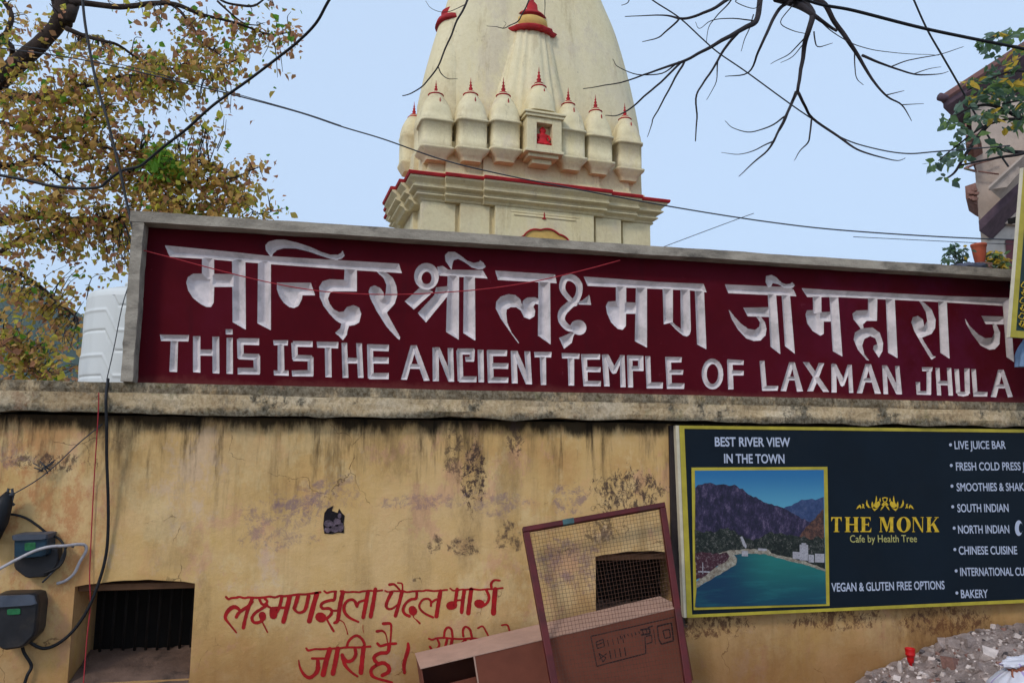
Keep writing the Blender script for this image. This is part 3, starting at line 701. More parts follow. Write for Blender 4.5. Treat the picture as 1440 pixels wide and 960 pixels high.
def stack(mb, levels, mi=0):
    """levels: (z, offset) pairs joined ring to ring"""
    mb.rings([[TW(u, v, z) for u, v in plan(o)] for z, o in levels], mi, smooth=False)
# walls
b = MB(); stack(b, [(-0.15, -0.36), (5.368, -0.36)])
b.build('temple_wall', M['cream'], temple)
sl = MB()
# pilasters on the front: raised panels
for u0, u1, v in ((0.235,0.785,0.23), (0.845,1.335,0.155), (1.405,3.13,0.08), (3.195,3.67,0.155), (3.735,4.265,0.23)):
    sl.obox(TW(u0, v, 0.0), TU*(u1-u0), TV*0.16, Vector((0, 0, 5.356)))
# moulded door panel in the centre
sl.obox(TW(1.66, 0.072, 5.275), TU*1.2, TV*0.05, Vector((0, 0, 0.025)))
sl.obox(TW(1.72, 0.064, 5.225), TU*1.08, TV*0.06, Vector((0, 0, 0.03)))
bevel(sl.build('pilaster', M['cream'], temple), 0.008)
# cornice of stacked mouldings flaring outwards
c = MB()
stack(c, [(5.360,-0.235),(5.382,-0.215),(5.394,-0.215),(5.419,-0.18),(5.429,-0.145),(5.443,-0.13),(5.462,-0.135),(5.480,-0.165),(5.505,-0.15),(5.523,-0.10),(5.539,-0.065),(5.560,-0.06),(5.579,-0.095),(5.603,-0.09),(5.637,-0.05),(5.665,-0.015),(5.695,-0.005)])
c.build('cornice', M['cream'], temple)
c = MB(); stack(c, [(5.697,-0.02),(5.699,0.018),(5.737,0.03),(5.752,0.02),(5.752,-0.2)])
c.build('cornice_red_edge', M['temple_red'], temple)
# plinth of the tower
c = MB(); stack(c, [(5.754,-0.30),(5.90,-0.30),(5.92,-0.35),(6.42,-0.36),(6.43,-0.75),(6.6,-0.76)])
c.build('tower_plinth', M['cream'], temple)
# niche with scalloped red arch low in the centre of the front
cu, cz = TP(766, 349, 0.09)
def arch_pts(r, n=60, lob=9, amp=0.03, v=0.05):
    pts = []
    for i in range(n+1):
        t = math.pi*i/n; rr = r*(1-amp*abs(math.cos(lob*t/1.0*0.5*2/2)) )
        pts.append((cu-math.cos(t)*rr*1.02, cz-0.02+math.sin(t)*rr*0.72))
    return pts
R0 = 0.47
oa = [(cu-math.cos(math.pi*i/60)*R0*(1.03+0.05*abs(math.sin(4.5*math.pi*i/60))), cz-0.05+math.sin(math.pi*i/60)*R0*0.74*(1.03+0.09*abs(math.sin(4.5*math.pi*i/60)))) for i in range(61)]
ia = [(cu+(x-cu)*0.955, cz-0.05+(z-cz+0.05)*0.935) for x, z in oa]
a = MB()
V0 = [TW(x, 0.055, z) for x, z in oa]; V1 = [TW(x, 0.055, z) for x, z in ia]; V2 = [TW(x, 0.13, z) for x, z in oa]; V3 = [TW(x, 0.13, z) for x, z in ia]
n = len(oa)
a.add(V0+V1+V2+V3, [(i, i+1, n+i+1, n+i) for i in range(n-1)]+[(2*n+i, 2*n+i+1, i+1, i) for i in range(n-1)]+[(n+i, n+i+1, 3*n+i+1, 3*n+i) for i in range(n-1)])
a.build('scalloped_arch', M['temple_red'], temple)
a = MB(); a.prism([TW(x, 0.078, z) for x, z in ia[::-1]]+[TW(ia[0][0], 0.078, cz-0.5), TW(ia[-1][0], 0.078, cz-0.5)], TV*0.010)
ar = MB()
nich = a.build('arch_niche', M['arch_yellow'], temple)
s = MB(); q = smooth_path([(-0.2, 0.1), (-0.1, 0.16), (0, 0.11), (0.1, 0.17), (0.16, 0.1)], 5)
s.tube([TW(cu+x, 0.072, cz+z-0.02) for x, z in q], 0.012, 5)
s.build('niche_ornament', M['cream'], nich)
def red_drop(mb, u, v, z, s=1.0):
    """small red trident mark"""
    mb.prism([TW(u+x*s, v, z+y*s) for x, y in ((-0.045,0),(0.045,0),(0.03,0.02),(0.012,0.05),(0.008,0.12),(0,0.15),(-0.008,0.12),(-0.012,0.05),(-0.03,0.02))], TV*0.02)
d = MB(); red_drop(d, 2.24, 0.06, TP(766, 308, 0.06)[1], 0.8); d.build('red_mark', M['temple_red'], temple)

# turrets
def sq_ring(u, v, z, r, e=4.0, n=28, rv=None):
    out = []
    for k in range(n):
        t = 2*math.pi*(k+0.5)/n; c_, s_ = math.cos(t), math.sin(t)
        out.append(TW(u+r*math.copysign(abs(c_)**(2/e), c_), v+(rv or r)*math.copysign(abs(s_)**(2/e), s_), z))
    return out
def finial(mb, u, v, z, h):
    pr = [(0.0,0.36),(0.05,0.40),(0.09,0.30),(0.13,0.20),(0.2,0.16),(0.27,0.22),(0.33,0.15),(0.40,0.10),(0.47,0.16),(0.53,0.10),(0.60,0.06),(0.66,0.11),(0.72,0.05),(0.85,0.035),(1.0,0.012)]
    mb.rings([[TW(u+math.cos(2*math.pi*k/10)*r*h*0.62, v+math.sin(2*math.pi*k/10)*r*h*0.62, z+t*h) for k in range(10)] for t, r in pr])
def turret(pxc, py_tip, py_cap, py_eave, py_bot, v, half_px, sub=True):
    u, zt = TP(pxc, py_tip, v+0.24); _, zc = TP(pxc, py_cap, v+0.24); u = TP(pxc, py_eave, v)[0]; _, ze = TP(pxc, py_eave, v); _, zb = TP(pxc, py_bot, v)
    w = half_px*(TW(u, v, ze)-CAM).length/FPX
    m = MB(); vc = v+w
    m.rings([sq_ring(u, vc, z, r, e, 28) for z, r, e in (
        (zb-0.20, w*0.62, 8), (zb-0.12, w*0.72, 8), (zb-0.035, w*1.06, 8), (zb, w*1.10, 8), (zb+0.01, w*0.93, 7), (ze-0.035, w*0.93, 7), (ze-0.03, w*1.04, 6), (ze+0.010, w*1.05, 6), (ze+0.02, w*0.99, 4.5),
        (ze+(zc-ze)*0.25, w*0.97, 3.6), (ze+(zc-ze)*0.5, w*0.86, 2.8), (ze+(zc-ze)*0.72, w*0.66, 2.3), (ze+(zc-ze)*0.88, w*0.46, 2), (zc, w*0.34, 2))])
    t = m.build('turret', M['cream'], temple)
    gz = MB()     # thin dark edge line of the eave is a real drip mould
    f = MB()
    f.rings([[TW(u+math.cos(2*math.pi*k/14)*r*w, vc+math.sin(2*math.pi*k/14)*r*w, z) for k in range(14)] for z, r in ((zc-0.050, 0.46), (zc-0.036, 0.50), (zc-0.012, 0.34), (zc+0.02, 0.20))])
    finial(f, u, vc, zc+0.01, zt-zc)
    f.build('finial', M['temple_red'], t)
    k = MB(); zz = zc-0.26
    red_drop(k, u+0.03, vc-w*0.78, zz, 0.75)
    k.build('red_mark', M['temple_red'], t)
    return t
for a_ in ((617,113,131,167,205,0.10,22.5), (667,110,131,167,207,0.0,22), (714,110,133,169,208,-0.06,21.5),
           (807,125,146,182,220,-0.06,20), (846,135,156,190,226,0.0,19.5), (888,147,167,199,236,0.10,19)):
    turret(*a_)
# the ones that go round the left flank, and their twins on the right
def side_turret(u, v, ze, w):
    m = MB()
    zb = ze-0.47; zc = ze+0.44
    m.rings([sq_ring(u, v, z, r, e, 24) for z, r, e in ((zb-0.17, w*0.72, 8), (zb-0.035, w*1.02, 8), (zb, w*1.05, 8), (zb+0.01, w*0.95, 6), (ze-0.03, w*0.95, 6), (ze+0.012, w*1.03, 5), (ze+0.02, w*0.99, 4.5),
        (ze+0.11, w*0.97, 3.6), (ze+0.22, w*0.86, 2.8), (ze+0.32, w*0.66, 2.3), (zc, w*0.34, 2))])
    t = m.build('turret', M['cream'], temple); f = MB()
    f.rings([[TW(u+math.cos(2*math.pi*k/12)*r*w, v+math.sin(2*math.pi*k/12)*r*w, z) for k in range(12)] for z, r in ((zc-0.05, 0.46), (zc-0.036, 0.50), (zc+0.02, 0.20))])
    finial(f, u, v, zc+0.01, 0.26); f.build('finial', M['temple_red'], t)
for u, v in ((0.46, 0.95), (0.30, 1.50), (4.10, 1.0), (4.2, 1.5)):
    side_turret(u, v, 6.86, 0.235)

# central shrine box with the red seated figure
v = -0.16
u0, zb = TP(741, 210, v); u1, zt = TP(790, 165, v); um = (u0+u1)/2; zb = TP(765, 211, v)[1]; zt = TP(765, 166, v)[1]
a0, b0 = TP(755, 202, v); a1, b1 = TP(777, 175, v)
n_ = MB()
n_.obox(TW(u0, v, zb), TU*(a0-u0), TV*0.5, Vector((0,0,zt-zb))); n_.obox(TW(a1, v, zb), TU*(u1-a1), TV*0.5, Vector((0,0,zt-zb)))
n_.obox(TW(a0, v, zb), TU*(a1-a0), TV*0.5, Vector((0,0,b0-zb))); n_.obox(TW(a0, v, b1), TU*(a1-a0), TV*0.5, Vector((0,0,zt-b1)))
n_.obox(TW(a0, v+0.16, b0), TU*(a1-a0), TV*0.02, Vector((0,0,b1-b0)))
for z0, h, o in ((zt, 0.05, 0.035), (zt+0.05, 0.035, 0.06), (zt+0.085, 0.04, -0.02), (zt+0.125, 0.035, -0.07)):
    n_.obox(TW(u0-o, v-o, z0+0.001), TU*(u1-u0+2*o), TV*0.55, Vector((0,0,h)))
for z0, h, o in ((zb-0.05, 0.05, 0.03), (zb-0.11, 0.06, -0.04), (zb-0.19, 0.08, -0.13)):
    n_.obox(TW(u0-o, v-o, z0-0.001), TU*(u1-u0+2*o), TV*0.5, Vector((0,0,h)))
sh = n_.build('shrine_box', M['cream'], temple); bevel(sh, 0.008)
m = MB(); w = (u1-u0)*0.42; ze = zt+0.16; zc = TP(765, 121, v+0.28)[1]; ztip = TP(765, 96, v+0.28)[1]; vc = v+0.28
m.rings([sq_ring(um, vc, z, r, e) for z, r, e in ((ze, w*0.98, 4), (ze+(zc-ze)*0.3, w*0.96, 3.4), (ze+(zc-ze)*0.6, w*0.8, 2.6), (ze+(zc-ze)*0.85, w*0.5, 2), (zc, w*0.33, 2))])
dm = m.build('shrine_dome', M['cream'], sh)
f = MB(); f.rings([[TW(um+math.cos(2*math.pi*k/14)*r*w, vc+math.sin(2*math.pi*k/14)*r*w, z) for k in range(14)] for z, r in ((zc-0.06, 0.48), (zc-0.042, 0.52), (zc-0.012, 0.34), (zc+0.02, 0.2))])
finial(f, um, vc, zc+0.01, ztip-zc); red_drop(f, um+0.03, vc-w*0.75, zc-0.27, 0.9); f.build('finial', M['temple_red'], sh)
# the figure: one continuous body, cross-legged
st = MB(); us = (a0+a1)/2; h = (b1-b0)*0.93; wv = v+0.10
pr = [(0.00,0.30),(0.05,0.40),(0.14,0.43),(0.22,0.38),(0.28,0.27),(0.36,0.23),(0.46,0.25),(0.54,0.29),(0.60,0.26),(0.645,0.13),(0.68,0.11),(0.72,0.15),(0.80,0.175),(0.87,0.16),(0.92,0.11),(0.96,0.07),(1.0,0.02)]
st.rings([[TW(us+math.cos(2*math.pi*k/18)*r*h*0.98, wv+math.sin(2*math.pi*k/18)*min(r*h*0.5, 0.055), b0+0.004+t*h) for k in range(18)] for t, r in pr])
for s_ in (-1, 1):
    st.tube([TW(us+s_*h*0.27, wv-0.01, b0+h*0.57), TW(us+s_*h*0.36, wv-0.02, b0+h*0.40), TW(us+s_*h*0.27, wv-0.05, b0+h*0.24)], [h*0.065, h*0.055, h*0.045], 8)
    st.tube([TW(us+s_*h*0.42, wv-0.03, b0+h*0.10), TW(us+s_*h*0.2, wv-0.06, b0+h*0.11), TW(us-s_*h*0.1, wv-0.06, b0+h*0.07)], [h*0.085, h*0.075, h*0.05], 8)
tag(st.build('seated_statue', M['idol_red']), 'small vermilion seated figure inside the cream shrine niche of the temple tower', 'statue')

# main tower: curved, gently lobed
prof = []      # (z, uL, uR) read at the axis depth
VC = 1.30
for (xl, xr, y) in ((588, 890, 175), (598, 882, 130), (609, 873, 90), (624, 859, 40), (637, 843, 0)):
    uL, zl = TP(xl, y, VC); uR, zr = TP(xr, y, VC); prof.append(((zl+zr)/2, uL, uR))
z0, l0, r0 = prof[-1]
cen = (l0+r0)/2; hw = (r0-l0)/2
zs = [p[0] for p in prof]; Ls = [p[1] for p in prof]; Rs = [p[2] for p in prof]
slope = (Ls[-1]-Ls[-2])/(zs[-1]-zs[-2])
ext = [(z0+0.55, 0.84), (z0+1.1, 0.66), (z0+1.6, 0.47), (z0+2.0, 0.30), (z0+2.2, 0.22)]
lev = [(6.4, (Ls[0]+Rs[0])/2, (Rs[0]-Ls[0])/2), (7.0, (Ls[0]+Rs[0])/2, (Rs[0]-Ls[0])/2)]
lev += [(z, (a+b)/2, (b-a)/2) for z, a, b in prof] + [(z, cen, hw*k) for z, k in ext]
lev = smooth_path(lev, 5)
tw = MB(); NS = 144; rr = []
def lob(t):
    # ribs: broad faces with shallow vertical channels
    a = (math.degrees(t) % 90)
    ch = sum(math.exp(-((a-c_)/2.0)**2)*0.022 for c_ in (20, 70))
    ch += sum(math.exp(-((a-c_)/2.5)**2)*0.010 for c_ in (36, 54))
    return 1-ch
for z, c_, h_ in lev:
    ring = []
    for k in range(NS):
        t = 2*math.pi*k/NS; e = 3.0; ct, s_ = math.cos(t), math.sin(t)
        R = 1/((abs(ct)**e+abs(s_)**e)**(1/e))*lob(t)
        ring.append(TW(c_+h_*R*ct, VC+h_*0.40*R*s_, z))
    rr.append(ring)
tw.rings(rr)
tower = tw.build('tower', M['cream'], temple)
top = MB(); zt = lev[-1][0]
top.rings([[TW(cen+math.cos(2*math.pi*k/32)*r, VC+math.sin(2*math.pi*k/32)*r, zt+z) for k in range(32)] for z, r in ((-0.02, hw*0.2), (0.12, hw*0.28), (0.2, hw*0.5), (0.36, hw*0.55), (0.5, hw*0.5), (0.58, hw*0.28), (0.7, hw*0.3), (0.78, hw*0.1), (1.0, hw*0.16), (1.2, hw*0.06), (1.7, 0.01))])
top.build('tower_crown', M['temple_red'], temple)

# half-tower on the front face, with ribs and red cap
vm = 0.24
pts = []
for (xl, xr, y) in ((692, 812, 172), (700, 806, 140), (712, 798, 100), (722, 793, 65), (731, 787, 30)):
    uL, zl = TP(xl, y, vm); uR, zr = TP(xr, y, vm); pts.append(((zl+zr)/2, (uL+uR)/2, (uR-uL)/2))
pts = [(6.6, pts[0][1], pts[0][2]*1.05)]+pts
mini = MB(); rr = []
for z, c_, h_ in smooth_path(pts, 5):
    ring = []
    for k in range(96):
        t = 2*math.pi*k/96; ct, s_ = math.cos(t), math.sin(t); a = math.degrees(t) % 360
        ch = sum(math.exp(-(((a-q+180) % 360-180)/4.0)**2)*0.09 for q in (210, 240, 255, 285, 300, 330))
        R = (1-ch)
        zz = (z-7.5)/3.2
        ring.append(TW(c_+h_*R*math.copysign(abs(ct)**0.85, ct), vm+0.36+0.28*max(0, zz)+max(0.25, h_*0.62)*R*s_, z))
    rr.append(ring)
mini.rings(rr)
mt = mini.build('half_tower', M['cream'], temple)
zc = pts[-1][0]; uc = pts[-1][1]; hc = pts[-1][2]; vcc = vm+0.36+0.28*(zc-7.5)/3.2
def ringc(r, z, n=26, wob=0.0): return [TW(uc+math.cos(2*math.pi*k/n)*r*(1+wob*math.cos(k*math.pi)), vcc+math.sin(2*math.pi*k/n)*r*0.8*(1+wob*math.cos(k*math.pi)), z) for k in range(n)]
cp = MB(); cp.rings([ringc(hc*1.15, zc-0.06, 26, 0.04), ringc(hc*1.28, zc-0.01, 26, 0.05), ringc(hc*1.05, zc+0.05), ringc(hc*0.75, zc+0.07)])
cp.build('half_tower_cap', M['temple_red'], mt)
cp = MB(); cp.rings([ringc(hc*0.72, zc+0.06), ringc(hc*0.86, zc+0.13), ringc(hc*0.80, zc+0.24), ringc(hc*0.55, zc+0.30)])
cp.build('half_tower_neck', M['arch_yellow'], mt)
cp = MB(); cp.rings([ringc(hc*0.5, zc+0.28), ringc(hc*0.78, zc+0.31), ringc(hc*0.66, zc+0.36), ringc(hc*0.38, zc+0.44), ringc(hc*0.34, zc+0.55), ringc(hc*0.2, zc+0.62), ringc(hc*0.22, zc+0.75), ringc(hc*0.05, zc+1.0)])
cp.build('half_tower_finial', M['temple_red'], mt)
# side half-towers
for sgn in (-1, 1):
    sd = MB(); rr = []; zc = 8.95
    for z, r in ((6.7, 0.62), (7.4, 0.60), (8.0, 0.53), (8.5, 0.42), (8.95, 0.30)):
        k = (z-6.7)/2.25
        Lz = np.interp(z, zs, Ls); Rz = np.interp(z, zs, Rs)
        uu = (Lz-0.02+r*0.72) if sgn < 0 else (Rz-0.16-r*0.75)
        rr.append([TW(uu+math.cos(2*math.pi*q/32)*r*0.75, VC-0.1+math.sin(2*math.pi*q/32)*r, z) for q in range(32)])
    sd.rings(rr); so = sd.build('half_tower', M['cream'], temple)
    cc = MB()
    for zz, r in ((8.93, 0.36),):
        cc.rings([[TW(uu+math.cos(2*math.pi*q/20)*r_*0.8, VC-0.1+math.sin(2*math.pi*q/20)*r_, z_) for q in range(20)] for z_, r_ in ((8.90,0.30),(8.92,0.37),(9.02,0.33),(9.06,0.24),(9.12,0.2),(9.18,0.24),(9.25,0.14),(9.38,0.03))])
    cc.build('half_tower_finial', M['temple_red'], so)
# ------------------------------------------------------------------ cafe signboard
CY = -0.075
cafe = thing('cafe_signboard', 'dark navy cafe signboard with yellow border, river picture, gold name and white menu list', 'signboard')
LAY = [0]
def sgn(px, py, Y, lift): p = at(px, py, Y); return Vector((p.x, Y-lift, p.z))
def plate(mb, pts, Y, lift, th=0.0012, mi=0):
    LAY[0] += 1
    l = lift+(LAY[0] % 12)*0.00012
    P_ = [sgn(x, y, Y, l) for x, y in pts]
    # keep the front face turned to the street
    a = sum(P_[i].x*P_[(i+1) % len(P_)].z-P_[(i+1) % len(P_)].x*P_[i].z for i in range(len(P_)))
    if a < 0: P_.reverse()
    mb.prism(P_, (0, th, 0), mi)
def lerp2(a, b, t): return (a[0]+(b[0]-a[0])*t, a[1]+(b[1]-a[1])*t)
# the board runs on past the right of the picture
LT, LB = (955, 598), (966, 868)
def ext(a, b, x): return (x, a[1]+(b[1]-a[1])*(x-a[0])/(b[0]-a[0]))
RTc, RBc = ext((955,598), (1440,603.5), 1570), ext((966,868), (1440,847), 1560)
bd = MB(); P_ = [sgn(*q, CY, 0) for q in (LB, RBc, RTc, LT)]
bd.prism(P_, (0, 0.045, 0)); bd.build('board', M['board_dark'], cafe)
ed = MB()
inn = [(LB[0]+7, LB[1]-4.5), (RBc[0]-7, RBc[1]-4.5), (RTc[0]-7, RTc[1]+4.5), (LT[0]+7, LT[1]+4.5)]; outl = [LB, RBc, RTc, LT]
for i in range(4):
    j = (i+1) % 4
    plate(ed, [outl[i], outl[j], inn[j], inn[i]], CY, 0.003, 0.0028)
ed.build('yellow_border', M['yellow'], cafe)
e2 = MB(); e2.prism([sgn(955-4.5, 598, CY, -0.002), sgn(966-4, 868, CY, -0.002), sgn(966, 868, CY, -0.002), sgn(955, 598, CY, -0.002)], (0, 0.04, 0))
e2.build('board_side', M['board_edge'], cafe)
bt = MB(); p0 = at(941, 600, -0.02); p1 = at(953, 600, -0.02); p2 = at(966, 868, -0.02)
bt.hexa([(p0.x, -0.028, 0.36), (p1.x+0.02, -0.028, 0.36), (p1.x, -0.028, 1.685), (p0.x, -0.028, 1.685), (p0.x, -0.002, 0.36), (p1.x+0.02, -0.002, 0.36), (p1.x, -0.002, 1.685), (p0.x, -0.002, 1.685)])
bevel(bt.build('dark_strip', M['strip_dark'], cafe), 0.003)  # narrow dark grey-brown strip along the board's left edge

# ---- printed river picture
def F(pts): return [(970+x/3.69, 600+y/3.69) for x, y in pts]
def print_mat(name, stops_noise, sc, seed, stretch=None):
    t = NT(name); n1 = t.noise(sc, 12, 0.88, stretch, (seed, seed*2, 1)); t.col(t.ramp(t.step(n1, 0.36, 0.64), [((p-0.3)/0.46, q) for p, q in stops_noise])); return t.fin(0.45, 0, 0.35)
pm_sky = NT('printed_sky'); X, Y, Z = pm_sky.xyz()
pm_sky.col(pm_sky.mix(pm_sky.step(Z, 1.05, 1.40), rgb(88,156,180), rgb(36,104,154))); pm_sky = pm_sky.fin(0.45, 0, 0.35)
pm_m1 = print_mat('printed_purple_ridge', [(0.30, rgb(19,19,35)), (0.50, rgb(35,32,57)), (0.64, rgb(59,49,78)), (0.75, rgb(102,89,112))], 22, 2, (1, 1, 0.6))
pm_m2 = print_mat('printed_far_ridge', [(0.3, rgb(32,49,88)), (0.6, rgb(52,70,108)), (0.75, rgb(76,86,120))], 26, 5)
pm_m3 = print_mat('printed_brown_slope', [(0.3, rgb(35,24,28)), (0.5, rgb(67,46,41)), (0.66, rgb(108,73,60))], 34, 7)
pm_m4 = print_mat('printed_forest', [(0.30, rgb(11,14,17)), (0.52, rgb(19,28,24)), (0.64, rgb(46,57,46)), (0.74, rgb(120,108,112))], 55, 9)
pm_sh = print_mat('printed_beach', [(0.3, rgb(96,83,73)), (0.55, rgb(137,128,112)), (0.7, rgb(164,160,148))], 40, 3)
pm_wh = print_mat('printed_houses', [(0.3, rgb(120,116,121)), (0.6, rgb(166,164,171))], 60, 3)
pm_rd = print_mat('printed_roofs', [(0.35, rgb(27,16,22)), (0.52, rgb(73,27,41)), (0.62, rgb(48,32,38)), (0.72, rgb(152,136,140))], 48, 4)
tr = NT('printed_river'); X, Y, Z = tr.xyz()
c = tr.mix(tr.step(Z, 0.45, 0.80), rgb(8,62,83), rgb(27,107,102)); c = tr.mix(tr.step(X, 2.55, 2.95), rgb(11,52,80), c)
c = tr.mix(tr.math('MULTIPLY', tr.step(tr.noise(7, 6, 0.6, (0.4,1,3)), 0.45, 0.7), 0.35), c, rgb(36,120,120)); tr.col(c); pm_rv = tr.fin(0.4, 0, 0.4)
pb = MB(); q = [(972,657),(1163,656),(1166,851),(975,857)]
plate(pb, q, CY, 0.0045, 0.0015)
pict = pb.build('river_picture', M['yellow'], cafe)
mats = [pm_sky, pm_m2, pm_m1, pm_m3, pm_m4, pm_sh, pm_rv, pm_rd, pm_wh]
pp = MB()
def jag(pts, amp, seed, step=14):
    out = []
    rnd = random.Random(seed)
    for a, b in zip(pts[:-1], pts[1:]):
        n = max(1, int(math.hypot(b[0]-a[0], b[1]-a[1])/step))
        for i in range(n):
            t = i/n; out.append((a[0]+(b[0]-a[0])*t+rnd.uniform(-amp, amp)*0.4, a[1]+(b[1]-a[1])*t+rnd.uniform(-amp, amp)))
    return out+[pts[-1]]
def lay(pts, lift, mi):
    P_ = [sgn(x, y, CY, lift) for x, y in F(pts)]
    a = sum(P_[i].x*P_[(i+1) % len(P_)].z-P_[(i+1) % len(P_)].x*P_[i].z for i in range(len(P_)))
    if a < 0: P_.reverse()
    pp.prism(P_, (0, 0.0002, 0), mi)
base = 0.0066
lay([(24,226),(692,222),(704,916),(34,934)], base, 0)
lay(jag([(480,420),(540,400),(575,380),(612,372),(650,378),(692,362)], 4, 1)+[(694,520),(480,520)], base+0.0004, 1)
lay([(25,700)]+jag([(24,312),(60,296),(90,290),(160,300),(230,303),(270,322),(300,345),(380,385),(450,408),(520,440),(590,480),(640,500)], 5, 2)+[(640,640),(400,640)], base+0.0008, 2)
lay(jag([(560,575),(600,520),(640,478),(692,425)], 5, 3)+[(696,620),(560,620)], base+0.0012, 3)
lay(jag([(24,540),(110,545),(180,520),(260,560),(330,590),(420,545),(500,560),(560,560),(620,575),(696,570)], 9, 4)+[(699,745),(400,668),(200,668),(30,720)], base+0.0016, 4)
lay(jag([(130,655),(200,640),(300,632),(400,630),(420,655),(520,678),(610,700),(699,735)], 3, 5)+[(700,760),(500,705),(300,672),(160,690)], base+0.0020, 5)
lay([(24,930),(33,832)]+jag([(33,832),(130,775),(235,712),(243,682),(225,660),(300,655),(390,660),(500,690),(600,715),(700,748)], 2, 6)+[(704,916),(34,934)], base+0.0024, 6)
lay(jag([(26,660),(60,648),(120,655),(185,652),(205,672),(180,700),(120,735),(70,775),(30,790)], 5, 7), base+0.0028, 7)
lay(jag([(30,800),(90,752),(150,715),(195,672),(225,665),(243,684),(235,712),(180,745),(130,775),(33,832)], 3, 8), base+0.0027, 5)
for x0, y0, x1, y1 in ((530,645,566,682),(566,608,610,690),(612,660,640,700),(645,655,694,700),(40,745,100,752),(62,700,66,760),(350,628,395,640),(266,640,298,668),(576,600,600,610)):
    lay([(x0,y0),(x1,y0+2),(x1,y1+2),(x0,y1)], base+0.0031, 8)
lay([(258,570),(268,565),(292,615),(288,630),(272,612)], base+0.0030, 8)
lay([(240,345),(252,352),(246,380),(236,376)], base+0.0030, 2)
pp.build('picture_print', mats, pict)

# ---- writing: vinyl letters a hair above the board
def text_mesh(body, offset=0.012):
    cu_ = bpy.data.curves.new('txt', 'FONT'); cu_.body = body; cu_.size = 1.0; cu_.offset = offset; cu_.resolution_u = 4
    o = bpy.data.objects.new('txt', cu_); COL.objects.link(o)
    bpy.context.view_layer.update(); d = bpy.context.evaluated_depsgraph_get()
    me = bpy.data.meshes.new_from_object(o.evaluated_get(d))
    v = [(p.co.x, p.co.y) for p in me.vertices]; f = [list(p.vertices) for p in me.polygons]
    bpy.data.objects.remove(o); bpy.data.curves.remove(cu_); bpy.data.meshes.remove(me)
    return v, f
CAPH = max(y for x, y in text_mesh('H')[0])
def write(mb, body, xl, yb, xr, yb2, cap, lift=0.004, fit=None, Y=CY, offset=0.022, mi=0):
    v, f = text_mesh(body, offset)
    fv = v if fit is None else text_mesh(fit, offset)[0]
    x0 = min(p[0] for p in fv); x1 = max(p[0] for p in fv)
    a = sgn(xl, yb, Y, lift); b = sgn(xr, yb2, Y, lift)
    ex = (b-a)/(x1-x0); ez = Vector((0, 0, cap*pxm(xl, yb, Y)/CAPH)); ez = ez+ex.normalized()*0
    mb.add([a+ex*(x-x0)+ez*y for x, y in v], f)
t = MB()
write(t, 'BEST RIVER VIEW', 1005, 627, 1111, 627.5, 12.5); t.build('slogan_line', M['white_txt'], cafe); t = MB(); write(t, 'IN THE TOWN', 1018, 650.5, 1103, 651, 12.5)
t.build('slogan_line', M['white_txt'], cafe)
t = MB(); write(t, 'VEGAN & GLUTEN FREE OPTIONS', 1169, 831, 1328, 827.5, 11.5, offset=0.018); t.build('options_lettering', M['white_txt'], cafe)
t = MB(); write(t, 'Cafe by Health Tree', 1195, 762, 1289, 761.5, 10, offset=0.004); t.build('subtitle_lettering', M['pale_gold'], cafe)
for body, fit, xl, xr, yb, yd, xd in (('LIVE JUICE BAR', None, 1342, 1414, 631, 625, 1336), ('FRESH COLD PRESS JUICE', 'FRESH COLD PRESS J', 1344, 1440, 661, 654, 1337), ('SMOOTHIES & SHAKES', 'SMOOTHIES & SHAK', 1345, 1440, 690, 683, 1338),
                             ('SOUTH INDIAN', None, 1346, 1418, 719.5, 712, 1339), ('NORTH INDIAN', None, 1347, 1419, 749.5, 742, 1341), ('CHINESE CUISINE', None, 1348, 1430, 779, 772, 1342),
                             ('INTERNATIONAL CUISINE', 'INTERNATIONAL CU', 1350, 1440, 809, 802, 1344), ('BAKERY', None, 1351, 1389, 840, 833, 1345)):
    t = MB(); write(t, body, xl, yb, xr, yb-0.5, 11.0, fit=fit, offset=0.016)
    plate(t, [(xd+2.1*math.cos(a), yd+2.3*math.sin(a)) for a in np.linspace(0, 2*math.pi, 10)[:-1]], CY, 0.004, 0.0005)
    t.build('menu_line', M['white_txt'], cafe)
t = MB()
# part of a round white emblem at the picture edge
plate(t, [(1432+5.5*math.cos(a), 742+11*math.sin(a)) for a in np.linspace(0.6, 5.6, 14)]+[(1435+3*math.cos(a), 742+7*math.sin(a)) for a in np.linspace(5.6, 0.6, 14)], CY, 0.004, 0.0005)
t.build('round_emblem', M['white_txt'], cafe)
